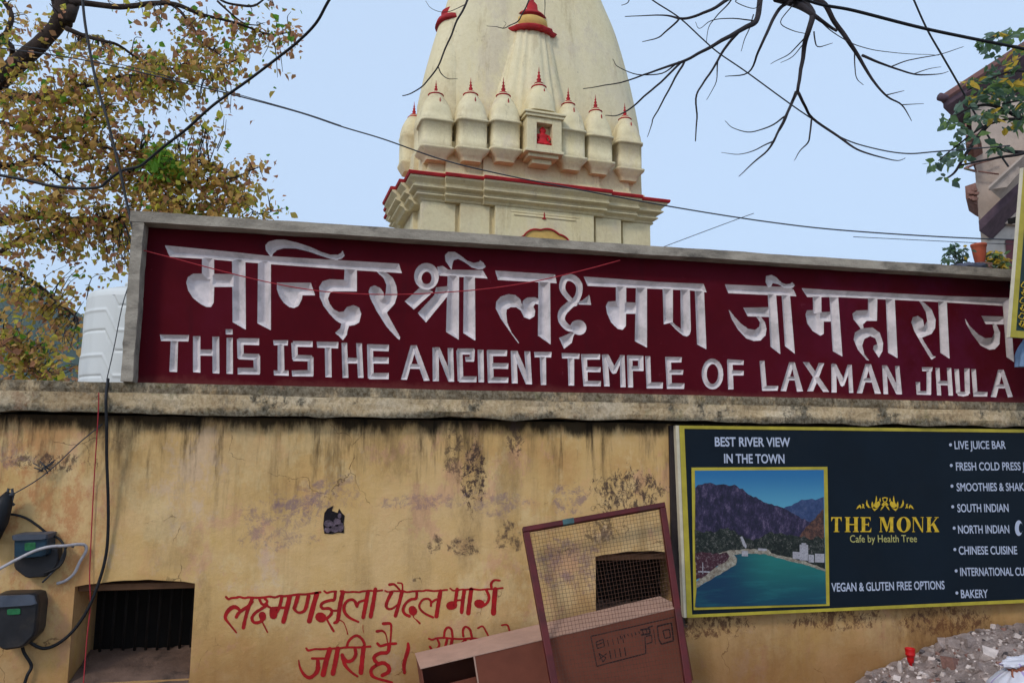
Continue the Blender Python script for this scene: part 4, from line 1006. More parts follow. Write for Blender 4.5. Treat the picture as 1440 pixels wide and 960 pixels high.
# serif name
GL = {
 'T': [[(0,.92),(1,.92),(1,1),(0,1)], [(.36,.03),(.64,.03),(.64,.92),(.36,.92)], [(0,.70),(.06,.78),(.14,.92),(0,.92)], [(1,.70),(.94,.78),(.86,.92),(1,.92)], [(.24,0),(.76,0),(.76,.05),(.24,.05)]],
 'H': [[(.08,0),(.32,0),(.32,1),(.08,1)], [(.68,0),(.92,0),(.92,1),(.68,1)], [(.32,.47),(.68,.47),(.68,.54),(.32,.54)], [(0,0),(.40,0),(.40,.05),(0,.05)], [(.60,0),(1,0),(1,.05),(.60,.05)], [(0,.95),(.40,.95),(.40,1),(0,1)], [(.60,.95),(1,.95),(1,1),(.60,1)]],
 'E': [[(.12,0),(.44,0),(.44,1),(.12,1)], [(0,0),(1,0),(1,.07),(0,.07)], [(0,.93),(.94,.93),(.94,1),(0,1)], [(.44,.47),(.72,.47),(.72,.54),(.44,.54)], [(1,.07),(.78,.07),(.92,.15),(1,.30)], [(.94,.93),(.74,.93),(.86,.86),(.94,.72)], [(.72,.38),(.78,.38),(.78,.64),(.72,.64)]],
 'M': [[(.07,0),(.13,0),(.13,1),(.07,1)], [(.07,1),(.30,1),(.58,.22),(.47,.0)], [(.78,1),(.70,1),(.47,0),(.55,.10)], [(.72,0),(.93,0),(.93,1),(.72,1)], [(0,0),(.20,0),(.20,.05),(0,.05)], [(.64,0),(1,0),(1,.05),(.64,.05)], [(.72,.95),(1,.95),(1,1),(.72,1)], [(0,.95),(.2,.95),(.2,1),(0,1)]],
 'N': [[(.08,0),(.14,0),(.14,1),(.08,1)], [(.06,1),(.32,1),(.92,.05),(.92,-.02),(.84,-.02)], [(.86,0),(.92,0),(.92,1),(.86,1)], [(0,0),(.24,0),(.24,.05),(0,.05)], [(.74,.95),(1,.95),(1,1),(.74,1)], [(0,.95),(.2,.95),(.2,1),(0,1)]],
 'K': [[(.08,0),(.34,0),(.34,1),(.08,1)], [(.34,.44),(.40,.40),(.86,.95),(.78,.95)], [(.44,.50),(.62,.62),(1,.03),(.72,.03)], [(0,0),(.42,0),(.42,.05),(0,.05)], [(.62,0),(1,0),(1,.05),(.62,.05)], [(.64,.95),(.96,.95),(.96,1),(.64,1)], [(0,.95),(.42,.95),(.42,1),(0,1)]],
 'O': [[(.5+.5*math.cos(a), .5+.52*math.sin(a)) for a in np.linspace(.5*math.pi, 1.5*math.pi, 14)]+[(.5+.22*math.cos(a), .5+.46*math.sin(a)) for a in np.linspace(1.5*math.pi, .5*math.pi, 14)],
       [(.5+.5*math.cos(a), .5+.52*math.sin(a)) for a in np.linspace(-.5*math.pi, .5*math.pi, 14)]+[(.5+.22*math.cos(a), .5+.46*math.sin(a)) for a in np.linspace(.5*math.pi, -.5*math.pi, 14)]]}
t = MB()
for ch, x0, x1 in (('T',1168.5,1183),('H',1187.5,1207),('E',1209.5,1224.5),('M',1236,1257),('O',1260.5,1280),('N',1282,1298.5),('K',1302,1320)):
    if ch == 'M': t.build('name_word', M['gold'], cafe); t = MB()
    for poly in GL[ch]: plate(t, [(x0+(x1-x0)*x, 747.5-(747.5-726.5)*y) for x, y in poly], CY, 0.004, 0.0008)
t.build('name_word', M['gold'], cafe)
# gold leaf crown ornament
def G(pts): return [(1190+x/9.6, 690+y/9.6) for x, y in pts]
t = MB()
half = [[(130,245),(150,205),(180,180),(200,215),(190,240),(175,215),(150,235)], [(205,235),(215,190),(205,170),(235,180),(232,210),(245,235),(222,225)], [(262,160),(275,115),(285,165),(310,215),(330,225),(295,225),(268,195)],
        [(340,225),(335,180),(345,140),(362,175),(362,215)], [(360,200),(385,150),(400,60),(412,110),(405,150),(440,135),(455,180),(430,215),(395,230)], [(340,225),(380,240),(430,225),(400,250),(375,270)], [(440,120),(452,90),(462,130),(455,150)],
        [(455,262),(470,220),(515,180),(510,200),(480,240)], [(480,90),(518,80),(518,95),(495,100),(498,130),(518,145),(518,160),(488,135)], [(470,185),(500,150),(518,170),(518,185),(490,200)]]
for q in half:
    plate(t, G(q), CY, 0.004, 0.0008); plate(t, G([(1036-x, y) for x, y in q]), CY, 0.004, 0.0008)
t.build('gold_ornament', M['gold'], cafe)

# ------------------------------------------------------------------ red Hindi writing brushed on the plaster (part of the wall)
rd = MB(); RL = [0]
def brush(ox, oy, k, pts, hw):
    if not hasattr(hw, '__len__'): hw = [hw]*len(pts)
    if len(hw) < len(pts): hw = list(np.interp(np.linspace(0, 1, len(pts)), np.linspace(0, 1, len(hw)), hw))
    q = smooth_path([(x, y, h) for (x, y), h in zip(pts, hw)], 5)
    rnd = random.Random(int(ox*7+pts[0][0]*3+pts[0][1]))
    P_ = [np.array([ox+a/k, oy+b/k]) for a, b, _ in q]; H = [max(0.35, c/k*1.12)*rnd.uniform(0.9, 1.08) for _, _, c in q]
    Lp, Rp = [], []
    for i, p in enumerate(P_):
        t_ = P_[min(i+1, len(P_)-1)]-P_[max(0, i-1)]; L_ = np.hypot(*t_)
        t_ = t_/L_ if L_ > 1e-6 else np.array([1.0, 0])
        n_ = np.array([-t_[1], t_[0]]); Lp.append(p+n_*H[i]); Rp.append(p-n_*H[i])
    RL[0] += 1; l = 0.0015+(RL[0] % 15)*0.0001
    def cv(p): w = at(p[0], p[1], 0.0); return Vector((w.x, -l, w.z))
    vs = [cv(p) for p in Lp]+[cv(p) for p in Rp]; n = len(Lp)
    rd.add(vs, [(i, i+1, n+i+1, n+i) for i in range(n-1)])
    for e, i in ((P_[0], 0), (P_[-1], -1)):       # round brush ends
        c_ = [cv(e+np.array([math.cos(a), math.sin(a)])*H[i]*0.98)-Vector((0, 0.00005*(2+i), 0)) for a in np.linspace(0, 2*math.pi, 11)[:-1]]
        rd.add(c_[::-1], [tuple(range(10))])
B1 = lambda *a: brush(310, 810, 9.6, *a); B2 = lambda *a: brush(430, 810, 9.6, *a); B3 = lambda *a: brush(560, 800, 9.6, *a); B4 = lambda *a: brush(410, 860, 8, *a); B5 = lambda *a: brush(590, 870, 9.6, *a)
B1([(75,275),(110,305),(150,290),(210,285),(260,275),(320,290),(380,280),(430,285),(520,285),(600,280),(660,270),(740,280),(800,260),(860,265),(950,255),(1050,240),(1150,240),(1250,225),(1350,210)], 14)
B1([(215,755),(130,650),(70,570),(75,510),(120,445),(180,410),(230,425),(260,455)], [11,13,18,24,26,26,22,18]); B1([(215,545),(240,500),(300,450),(380,395),(430,340)], 20); B1([(430,290),(375,430),(335,570),(310,690)], 22)
B1([(520,290),(560,370),(610,370),(630,330),(600,300)], 16); B1([(630,385),(560,430),(470,490),(425,560),(450,615),(510,620),(570,590)], 19); B1([(565,520),(572,555)], 42); B1([(560,600),(590,660),(635,750)], 9); B1([(620,390),(700,430),(760,430)], 14)
B1([(715,455),(715,525)], 46); B1([(830,265),(800,400),(760,480)], 19); B1([(740,420),(890,420)], 16); B1([(935,270),(900,420),(850,610)], 29)
B1([(1050,250),(1010,390),(995,430),(1040,480),(1100,480),(1150,430),(1190,260)], [24,24,20,15,18,22,22]); B1([(1300,235),(1245,430),(1200,600)], 30)
B2([(250,195),(285,220),(340,205),(410,200)], 13); B2([(400,205),(385,310),(330,320),(240,350),(205,390),(230,430),(310,430),(350,460),(340,510),(290,560)], 19); B2([(190,545),(215,555)], 56); B2([(280,570),(330,660),(375,735)], [12,14,16]); B2([(350,460),(430,460)], 14)
B2([(500,210),(460,400),(430,590),(385,625)], [26,26,24,16]); B2([(450,580),(510,620),(545,700),(565,775)], [9,6,5,7])
B2([(470,195),(560,210),(640,205),(720,210),(760,200),(860,190),(940,195),(1030,185)], 12); B2([(710,610),(600,560),(530,490),(515,410),(550,340),(610,310),(660,330),(690,400)], [13,17,20,20,18,17,18,20]); B2([(690,400),(720,345),(790,320)], 16); B2([(840,200),(805,390),(775,550)], 25); B2([(940,170),(905,380),(875,540)], 25); B2([(772,650),(770,700),(782,755)], 3)
B2([(1070,190),(1110,205),(1200,195),(1290,200),(1380,210),(1440,195)], 10); B2([(1160,210),(1110,310),(1085,390),(1110,435),(1170,430),(1240,380)], [22,20,20,15,14,12]); B2([(1300,200),(1260,360),(1210,530)], 22); B2([(1130,110),(1190,105),(1250,160),(1290,210)], [18,14,12,10]); B2([(1240,85),(1300,100),(1305,200)], 10)
B3([(70,290),(120,305),(200,295),(270,290),(340,290),(380,280),(480,290),(560,285),(660,275)], 12); B3([(250,300),(240,390),(170,405),(100,460),(65,540),(90,600),(150,630)], 18); B3([(190,540),(200,565)], 50); B3([(200,610),(210,650),(245,680)], [9,5,6]); B3([(245,680),(290,725)], [8,13])
B3([(470,645),(370,600),(300,540),(285,480),(330,410),(400,395),(440,430),(440,490)], 14); B3([(440,450),(500,410),(540,400)], 14); B3([(570,290),(540,470),(515,630)], 25)
B3([(700,255),(750,285),(850,270),(920,270)], 10); B3([(700,490),(740,480)], 52); B3([(795,265),(775,400),(765,500)], 20); B3([(780,420),(870,410)], 12); B3([(890,290),(870,430),(855,580)], 23); B3([(985,270),(965,420),(945,590)], 26)
B3([(900,275),(1000,265),(1100,275),(1200,265),(1280,265),(1410,250)], 11); B3([(1080,460),(1110,468)], 50); B3([(1190,280),(1225,370),(1200,450),(1130,500)], 17); B3([(1310,265),(1295,420),(1285,590)], 30); B3([(1260,260),(1255,190),(1300,145),(1370,150)], [16,16,14,12])
B4([(165,405),(190,430),(260,415),(340,415),(430,410),(530,405),(620,395),(760,395),(885,385)], 11); B4([(80,540),(95,620),(140,700),(200,735),(260,700),(295,640),(295,530)], [6,11,16,18,20,24,18]); B4([(230,520),(390,520)], 12); B4([(430,415),(390,550),(355,700)], 26); B4([(520,410),(495,550),(465,690)], 24)
B4([(715,410),(720,480),(680,540),(620,550),(580,500)], 18); B4([(570,480),(600,590),(670,670),(740,720)], [20,17,13,11]); B4([(810,395),(795,530),(780,680)], 24); B4([(620,395),(640,330),(690,280),(740,265),(790,300),(820,360),(815,400)], 14)
B4([(965,350),(1000,380),(1080,360),(1175,352)], 14); B4([(1100,370),(1080,450),(1000,460),(940,490),(930,530),(960,570)], 19); B4([(960,590),(1030,570),(1090,610),(1090,670),(1020,710)], 20); B4([(970,585),(900,640),(900,700),(950,740),(1130,790)], [18,18,18,14,13]); B4([(960,215),(1020,210),(1060,250),(1080,340)], [16,12,7,6]); B4([(1030,130),(1110,130),(1120,200),(1110,350)], [16,14,10,9]); B4([(1310,350),(1310,420),(1265,580),(1270,680)], [12,19,18,17])
B5([(125,260),(170,275),(230,255),(330,250),(450,260),(560,265),(700,255),(820,265),(920,255),(1020,245)], 12); B5([(240,270),(265,330),(250,380),(180,430)], 13); B5([(140,370),(165,410),(190,460)], 14); B5([(250,375),(310,405),(360,400)], 12); B5([(370,270),(340,400)], 17); B5([(440,260),(415,400)], 18)
B5([(330,240),(340,160),(380,110),(430,140),(445,240)], 14); B5([(620,270),(560,330),(490,380)], 15); B5([(620,260),(630,330)], 13); B5([(700,260),(690,340)], 18); B5([(590,230),(585,150),(620,100),(680,140),(705,240)], 14); B5([(785,120),(850,95),(900,170),(940,250)], 11); B5([(800,270),(830,290)], 12); B5([(1110,80),(1180,75),(1210,140),(1220,210)], 11)
rd.build('red_lettering', M['red_paint'], wall)
# ------------------------------------------------------------------ trees
def limb(mb, px, rad, y0, y1, wob=0.0, seed=0, n=6, k=5):
    """branch through photo pixels, at depths running from y0 to y1, radii in pixels"""
    if not hasattr(rad, '__len__'): rad = [rad]
    r = list(np.interp(np.linspace(0, 1, len(px)), np.linspace(0, 1, len(rad)), rad))
    q = smooth_path([(x, y, rr) for (x, y), rr in zip(px, r)], k)
    pts, rs = [], []
    for i, (x, y, rr) in enumerate(q):
        t = i/(len(q)-1)
        Y = y0+(y1-y0)*t+wob*noise.noise(Vector((t*3+seed, seed*1.7, 0)))
        j = noise.noise(Vector((x*0.05, y*0.05, seed)))*1.2 if 0 < i < len(q)-1 else 0
        pts.append(at(x+j, y+j*0.6, Y)); rs.append(max(0.0012, rr*pxm(x, y, Y)))
    mb.tube(pts, rs, n)
    return pts
def leaf(mb, p, L, W, mi, rnd):
    a = Vector((rnd.uniform(-1,1), rnd.uniform(-1,1), rnd.uniform(-1.1,0.35))).normalized()
    b = a.cross(Vector((rnd.uniform(-1,1), rnd.uniform(-1,1), rnd.uniform(-1,1)))).normalized(); nrm = a.cross(b)
    f = rnd.uniform(0.05, 0.35)*W
    P_ = [p, p+a*L*0.35+b*W*0.5+nrm*f, p+a*L+nrm*rnd.uniform(-0.2,0.2)*L, p+a*L*0.35-b*W*0.5+nrm*f, p+a*L*0.7+b*W*0.33+nrm*f*0.7, p+a*L*0.7-b*W*0.33+nrm*f*0.7]
    mb.add(P_, [(0,1,4,2), (0,2,5,3)], mi, False)

tree = thing('autumn_tree', 'large spreading tree with sparse olive and russet leaves left of the signboard', 'tree')
tr_ = MB(); LP = []
def L1(px, rad, y0, y1, seed, n=7):
    p = limb(tr_, px, rad, y0, y1, 0.25, seed, n)
    qx = smooth_path([tuple(map(float, q)) for q in px], 5); LP.extend([(a, b, w.y) for (a, b), w in zip(qx, p)])
base = at(-190, 560, 3.4); base.z = -0.15
trunk = [base, Vector((base.x+0.05, 3.4, 1.2)), at(-170, 330, 3.4), at(-130, 230, 3.3), at(-70, 160, 3.2)]
tr_.tube(smooth_path([tuple(p) for p in trunk], 5), list(np.linspace(0.30, 0.13, 21)), 12)
L1([(-75,165),(-30,128),(0,113),(28,86),(52,66),(72,46),(84,28),(92,0),(96,-40)], [15,14,13,12,11,10,11,14,13], 3.2, 2.8, 1, 10)
L1([(78,-6),(86,6),(93,22),(97,36)], [9,12,10,5], 2.85, 2.8, 2, 10)
L1([(104,-30),(102,5),(98,30)], [8,9,6], 2.85, 2.8, 3, 9)
L1([(98,4),(124,5),(168,10),(212,5),(246,6),(282,20),(330,32),(378,48),(408,46)], [5,4.2,4,3.6,3.2,2.4,1.8,1.2,0.7], 2.8, 2.3, 4)
L1([(93,40),(117,50),(142,57),(165,63),(190,80),(215,96),(240,106)], [3.6,3,2.4,2,1.6,1.2,0.8], 2.8, 2.5, 5)
L1([(0,113),(-8,100),(-4,60),(10,45),(16,20),(4,0)], [7,6,5,4,3.4,3], 3.1, 3.2, 6)
L1([(14,98),(18,70),(12,60)], [4,3.6,3], 3.1, 3.0, 7)
L1([(-40,150),(0,136),(40,136),(72,134),(96,128),(112,122),(138,116),(168,108),(205,104)], [7,6,5.5,5,5,4,4,2.6,1.4], 3.2, 2.6, 8)
L1([(-40,160),(0,164),(36,168),(80,173),(112,174),(130,167),(142,155)], [4,3,2.2,2,1.8,1.5,1], 3.3, 2.7, 9)
L1([(-50,165),(0,172),(34,182),(66,191),(104,197),(150,208),(196,215)], [5,3,2.4,2.2,2,1.6,1], 3.3, 2.6, 10)
L1([(8,90),(10,120),(6,150),(4,175)], [2.5,2.2,2,1.4], 3.1, 3.2, 11)
L1([(-90,260),(-30,232),(22,234),(46,222),(60,212)], [8,6,5,3,1.5], 3.4, 3.0, 12)
L1([(48,220),(72,238),(88,252),(96,246),(92,258),(80,276)], [2.6,2,2,2.6,2.6,1.6], 3.0, 2.9, 13)
L1([(52,222),(70,226),(100,228),(130,224)], [1.8,1.4,1.2,0.8], 3.0, 2.8, 14)
L1([(-120,300),(-40,312),(0,312),(30,306),(60,303),(95,310),(130,307),(170,305)], [9,8,7,6.5,5.5,4.5,3.4,2], 3.4, 2.9, 15)
L1([(-60,380),(-10,360),(14,344),(36,330),(56,322),(80,326)], [5,4,3.4,3,2,1.2], 3.3, 3.0, 16)
L1([(-50,372),(0,377),(30,386),(60,406),(85,428),(110,448)], [4.5,3.6,3.2,2.8,2,1], 3.3, 2.7, 17)
L1([(150,236),(188,240),(206,250),(236,258),(272,256),(300,253),(330,249),(352,240),(374,231)], [3,2.4,2.2,2,1.8,1.5,1.2,1,0.6], 2.9, 2.4, 18)
L1([(196,244),(216,258),(234,272),(252,286)], [2.4,2,1.6,1], 2.8, 2.6, 19)
L1([(230,230),(262,228),(300,232),(318,242)], [1.4,1.2,1,0.6], 2.8, 2.5, 20)
L1([(250,286),(290,288),(330,278),(362,300),(385,297)], [1.6,1.3,1,0.7,0.4], 2.7, 2.4, 21)
L1([(210,-10),(246,10),(268,34),(285,60),(310,78)], [2.4,2.2,2,1.4,0.8], 2.8, 2.5, 22)
L1([(298,-8),(318,4),(340,8),(358,8),(372,-2)], [2,1.6,1.8,1.6,1.2], 2.6, 2.4, 23)
L1([(306,2),(330,24),(346,34),(362,36)], [1.6,1.2,1,0.8], 2.6, 2.4, 24)
L1([(-30,470),(10,480),(40,510),(62,535)], [3,2.4,2,1], 3.3, 3.0, 25)
L1([(222,100),(246,96),(264,88),(290,94),(318,90),(334,84)], [1.8,1.5,1.2,1.2,0.9,0.5], 2.6, 2.3, 26)
tr_.build('trunk', M['bark'], tree)
cl = MB(); tw_ = MB(); rnd = random.Random(5)
LPA = np.array(LP)
CL = [  # cx, cy, rx, ry, leaves, tone weights set
 (40,60,60,45,200,0),(10,20,40,40,110,0),(120,72,40,22,110,0),(70,30,30,20,20,0),(60,110,70,30,230,0),(140,88,50,22,160,0),(30,150,50,30,260,0),(90,150,50,28,260,0),(150,140,50,26,240,0),(210,86,24,20,120,3),(195,122,40,24,170,0),
 (30,195,50,30,260,0),(100,190,50,24,220,0),(150,190,40,24,200,0),(120,160,25,18,90,3),(210,180,40,30,150,1),(30,245,50,26,170,0),(130,240,45,26,190,0),(185,235,35,30,190,0),(200,215,22,18,70,0),(228,224,15,15,230,4),(30,290,55,22,220,0),(100,290,50,24,260,0),(165,285,40,26,260,0),
 (60,340,70,26,330,0),(140,330,50,26,250,0),(130,366,45,22,130,0),(170,370,28,34,110,0),(30,400,40,26,170,0),(20,450,40,40,260,0),(80,455,36,34,180,0),(20,510,40,28,220,0),(80,505,34,28,170,0),(95,420,30,12,50,0),(60,485,40,30,140,0),(105,400,16,22,16,0),
 (190,10,60,14,40,1),(240,40,50,30,120,1),(300,20,50,24,110,1),(370,15,40,22,90,1),(330,55,46,24,140,1),(392,48,26,22,100,1),(275,62,40,24,110,1),(350,75,26,14,50,1),(420,40,18,14,22,1),(405,75,24,14,16,1),(385,98,14,12,10,1),
 (240,110,46,22,220,2),(215,100,30,18,130,3),(275,78,22,18,110,2),(312,88,28,20,100,2),(330,110,24,12,40,1),(290,118,30,14,60,1),(250,145,46,22,110,1),(300,160,30,18,60,1),(322,146,14,12,18,1),(270,180,30,24,100,1),(300,196,20,14,30,1),
 (220,250,36,26,220,2),(250,240,40,26,240,2),(290,242,40,22,220,2),(320,260,34,22,180,2),(345,260,18,16,110,2),(230,285,46,22,280,2),(280,285,44,22,220,2),(320,290,34,16,110,2),(340,222,16,8,24,1),(362,238,18,12,40,1),(376,264,12,16,30,1),(383,298,16,6,20,1),(401,297,5,6,12,2),(368,305,14,8,14,1),(330,310,50,8,60,2),(255,306,60,10,120,2)]
W = {0:[6,6,3,3.4,1.4,3], 1:[3,1.5,4,1,2.5,3], 2:[7,9,1.5,4.5,1,2.4], 3:[5,4,2,6,3,2], 4:[0,0,0,3,9,0]}
for ci, (cx, cy, rx, ry, nl, kind) in enumerate(CL):
    if kind != 1 and nl > 40: nl = int(nl*1.3)
    Yc = rnd.uniform(1.9, 3.7) if cx < 150 else rnd.uniform(2.0, 3.0)
    nt = max(2, nl//8); left = nl
    for k in range(nt):
        a = rnd.uniform(0, 2*math.pi); q = math.sqrt(rnd.random())
        ex, ey = cx+rx*q*math.cos(a), cy+ry*q*math.sin(a)
        dd = (LPA[:,0]-ex)**2+(LPA[:,1]-ey)**2
        i = int(np.argmin(dd+np.array([rnd.uniform(0, 500) for _ in range(1)])[0])); sx, sy, sY = LPA[i]
        dist = math.sqrt(dd[i]); eY = sY+(Yc-sY)*0.7+rnd.uniform(-0.35, 0.35)
        if dist > 46:
            f = 46/dist; sx, sy, sY = ex+(sx-ex)*f, ey+(sy-ey)*f, eY+(sY-eY)*f
        p0, p1 = at(sx, sy, sY), at(ex, ey, eY); mid = (p0+p1)/2+Vector((rnd.uniform(-1,1), rnd.uniform(-1,1), rnd.uniform(-0.4,1)))*0.12*(p1-p0).length
        q_ = smooth_path([tuple(p0), tuple(mid), tuple(p1)], 3)
        tw_.tube(q_, list(np.linspace(0.0055, 0.0022, len(q_))), 4, cap=False)
        m_ = min(left, rnd.randint(5, 11) if kind in (0, 2, 3, 4) else rnd.randint(4, 9)); left -= m_
        for _ in range(m_):
            t = rnd.uniform(0.25, 1.08); p = p0+(p1-p0)*t+Vector((rnd.gauss(0,1), rnd.gauss(0,1), rnd.gauss(0,1)-0.4))*0.065
            s_ = rnd.choice((0.55,0.7,0.85,1.0,1.0,1.25,1.5))*rnd.uniform(0.85,1.1)*(1.25 if kind == 4 else 1.0)
            leaf(cl, p, 0.060*s_, 0.044*s_, rnd.choices(range(6), W[kind])[0], rnd)
cr = cl.build('crown', LEAF, tree)
tw_.build('twigs', M['twig'], tree)

# ---- bare tree whose twigs hang into the picture from above
bare = thing('bare_tree', 'leafless dark tree with twigs hanging down right of the temple tower', 'tree')
bm = MB(); sd = [0]
def Z1(pts, hw, y0=1.2, y1=1.0):
    sd[0] += 1; limb(bm, [(820+x/2.88, y/2.88) for x, y in pts], [h*0.58 for h in hw], y0, y1, 0.25, sd[0]*3.3, 5, 5)
Z1([(720,-40),(715,20),(700,85),(640,120),(560,165),(480,210),(400,250),(300,285),(150,335),(0,360)], [8,7,7,6,5,4,3.5,2.6,1.6,1.0], 1.2, 0.7)
Z1([(640,120),(580,190),(545,250),(490,330),(460,385),(460,480),(455,572)], [4,3.5,3,2.6,2.4,2,1.4])
Z1([(400,250),(330,320),(260,380),(190,440),(140,468),(90,468)], [3,2.6,2.4,2,1.4,0.9])
Z1([(410,250),(360,340),(290,470),(280,500),(260,555)], [3,2.4,1.7,1.4,0.8])
Z1([(390,250),(320,298),(220,302),(140,270),(120,240)], [2.2,1.6,1.3,1,0.7]); Z1([(545,250),(540,330),(500,405)], [1.8,1.2,0.7])
Z1([(600,-10),(520,40),(440,70),(390,75),(320,62),(170,68)], [5,4,3.4,3,1.8,1.0]); Z1([(390,75),(330,135),(300,155),(240,170)], [2.6,2,1.6,0.9]); Z1([(600,0),(540,70),(510,110),(500,170)], [2,1.4,1,0.7])
Z1([(850,0),(790,40),(750,120),(710,210),(670,295),(575,310)], [5,4.5,4,3,2,0.9]); Z1([(690,60),(660,150),(640,208)], [1.6,1.2,0.7]); Z1([(700,85),(590,75),(520,85),(470,115),(455,90)], [1.8,1.3,1.1,0.8,0.6])
Z1([(860,-30),(900,20),(930,60),(905,150),(885,260),(868,370)], [13,11,8,6.5,5,4]); Z1([(868,370),(820,470),(760,590),(690,660),(630,715)], [4,3.4,2.6,1.8,0.9]); Z1([(860,372),(835,440),(800,520),(745,610),(710,640)], [2.6,2.4,2,1.6,1])
Z1([(868,370),(900,430),(930,480),(1030,550),(1110,605),(1200,635),(1270,650),(1305,640)], [4,3.6,3.2,3,2.4,1.8,1.2,0.8]); Z1([(925,485),(915,570),(880,610),(855,650)], [2.4,2,1.4,0.7]); Z1([(820,470),(760,510),(680,535),(610,520),(575,490)], [2.4,1.8,1.4,1,0.7]); Z1([(775,570),(700,605),(630,625),(560,618)], [2,1.4,1,0.6])
Z1([(940,0),(980,20),(1020,90),(1070,160),(1110,220),(1170,320),(1230,390),(1290,425),(1330,490)], [7,6.5,6,5.5,4.6,3.2,2.4,1.8,0.8]); Z1([(1130,225),(1200,255),(1270,280),(1350,302),(1440,300),(1480,290)], [3.6,3,2.4,2,1.2,0.7]); Z1([(1250,270),(1320,245),(1440,222),(1540,190)], [1.8,1.4,1.1,0.7]); Z1([(1230,385),(1300,368)], [1.6,0.7]); Z1([(1290,425),(1380,420)], [1.4,0.6]); Z1([(1100,215),(1105,310),(1135,345)], [1.8,1.2,0.7])
Z1([(780,-10),(850,12),(890,30),(930,60),(1000,110),(1025,125)], [11,10,9,6,4,3.5]); Z1([(935,130),(950,190),(1010,175)], [2,1.5,0.7]); Z1([(900,150),(840,215),(760,260)], [1.8,1.4,0.7]); Z1([(905,160),(850,230),(800,255)], [1.4,1.1,0.6]); Z1([(1340,300),(1400,280),(1450,272)], [1.4,1,0.6])
Z1([(850,20),(800,90),(850,125),(920,140)], [1.5,1.2,1.1,0.7]); Z1([(950,75),(1010,130),(1110,185),(1240,212),(1440,225)], [1.6,1.3,1.1,0.9,0.6]); Z1([(640,-10),(620,10),(690,35),(720,10)], [1.5,1.2,1,0.8])
Z1([(190,-20),(180,10),(155,22)], [1.6,1.2,0.7])
def Z2(pts, hw):
    sd[0] += 1; limb(bm, [(540+x/6, y/6) for x, y in pts], [h/6*0.55 for h in hw], 1.1, 0.9, 0.15, sd[0]*2.9, 5, 5)
Z2([(760,-160),(705,0),(660,90),(590,240),(520,410),(455,560),(380,660),(310,735),(230,785),(155,810)], [20,18,17,15,14,13,12,11,10,8]); Z2([(455,560),(480,620),(540,665),(620,668)], [9,8,6,4]); Z2([(685,40),(620,75),(540,98),(460,98),(390,65),(350,10)], [7,6,5,4.4,4,3])
Z2([(1260,-60),(1225,0),(1170,110),(1130,180),(1060,215),(1010,240),(940,225),(865,220)], [13,12,11,10,8,7,5,3.5]); Z2([(1350,-60),(1355,0),(1360,70),(1355,150)], [8,7,6,4]); Z2([(1010,235),(1030,200),(1010,180)], [4,3,2])
# limbs above the picture joining it all to a trunk on the right
limb(bm, [(1650,200),(1600,40),(1520,-80),(1400,-130),(1250,-120),(1140,-40),(1120,-5)], [30,26,22,18,14,9,5], 2.2, 1.15, 0, 1, 9)
limb(bm, [(1180,-90),(1120,-70),(1090,-30),(1068,-12)], [8,6,5,3.4], 1.4, 1.2, 0, 2, 7)
limb(bm, [(1250,-120),(1000,-170),(850,-150),(745,-60),(740,-10)], [12,9,7,4,2.2], 1.5, 1.1, 0, 3, 7)
limb(bm, [(850,-150),(740,-120),(675,-45),(666,-26)], [7,5,3,1.9], 1.3, 1.1, 0, 4, 7)
limb(bm, [(1100,-60),(1060,-40),(1030,-8)], [5,4,2.2], 1.3, 1.2, 0, 5, 6); limb(bm, [(1150,-60),(1150,-20),(1148,2)], [6,4.4,3.6], 1.3, 1.2, 0, 6, 6)
tb = at(1650, 200, 2.2); tbase = Vector((tb.x+0.25, 2.25, -0.15))
bm.tube(smooth_path([tuple(tbase), (tb.x+0.15, 2.2, 1.5), tuple(tb)], 6), list(np.linspace(0.27, 0.16, 13)), 12)
bm.build('trunk', M['twig'], bare)

# ---- green leafed branch in front of the far building on the right
gt = thing('leafy_tree', 'tree with large drooping green and yellow leaves in front of the house on the right', 'tree')
gm = MB(); gl = MB(); rnd = random.Random(11)
gb = at(1640, 560, 4.6); gb.z = -0.15
gm.tube(smooth_path([tuple(gb), tuple(at(1620, 330, 4.6)), tuple(at(1560, 150, 4.6)), tuple(at(1500, 60, 4.5))], 5), list(np.linspace(0.2, 0.06, 16)), 10)
Gb = [[(1560,150),(1480,110),(1430,100),(1390,112),(1360,128)],[(1500,70),(1450,55),(1410,50),(1385,58),(1372,66)],[(1580,220),(1500,190),(1440,168),(1390,175),(1345,205),(1320,226)],[(1440,168),(1400,150),(1370,150),(1335,168)],[(1500,190),(1440,215),(1400,222),(1352,232)],[(1390,175),(1362,210),(1345,240),(1330,252)],[(1560,130),(1500,140),(1450,140),(1410,146)],[(1440,215),(1415,212),(1400,205)],[(1345,175),(1325,165)]]
for i, b_ in enumerate(Gb):
    limb(gm, b_, [3.2,2.4,1.8,1.3,0.8][:len(b_)] if i != 8 else [1,0.7], 4.6, 4.2, 0.3, i*2.1, 5)
gm.build('trunk', M['twig'], gt)
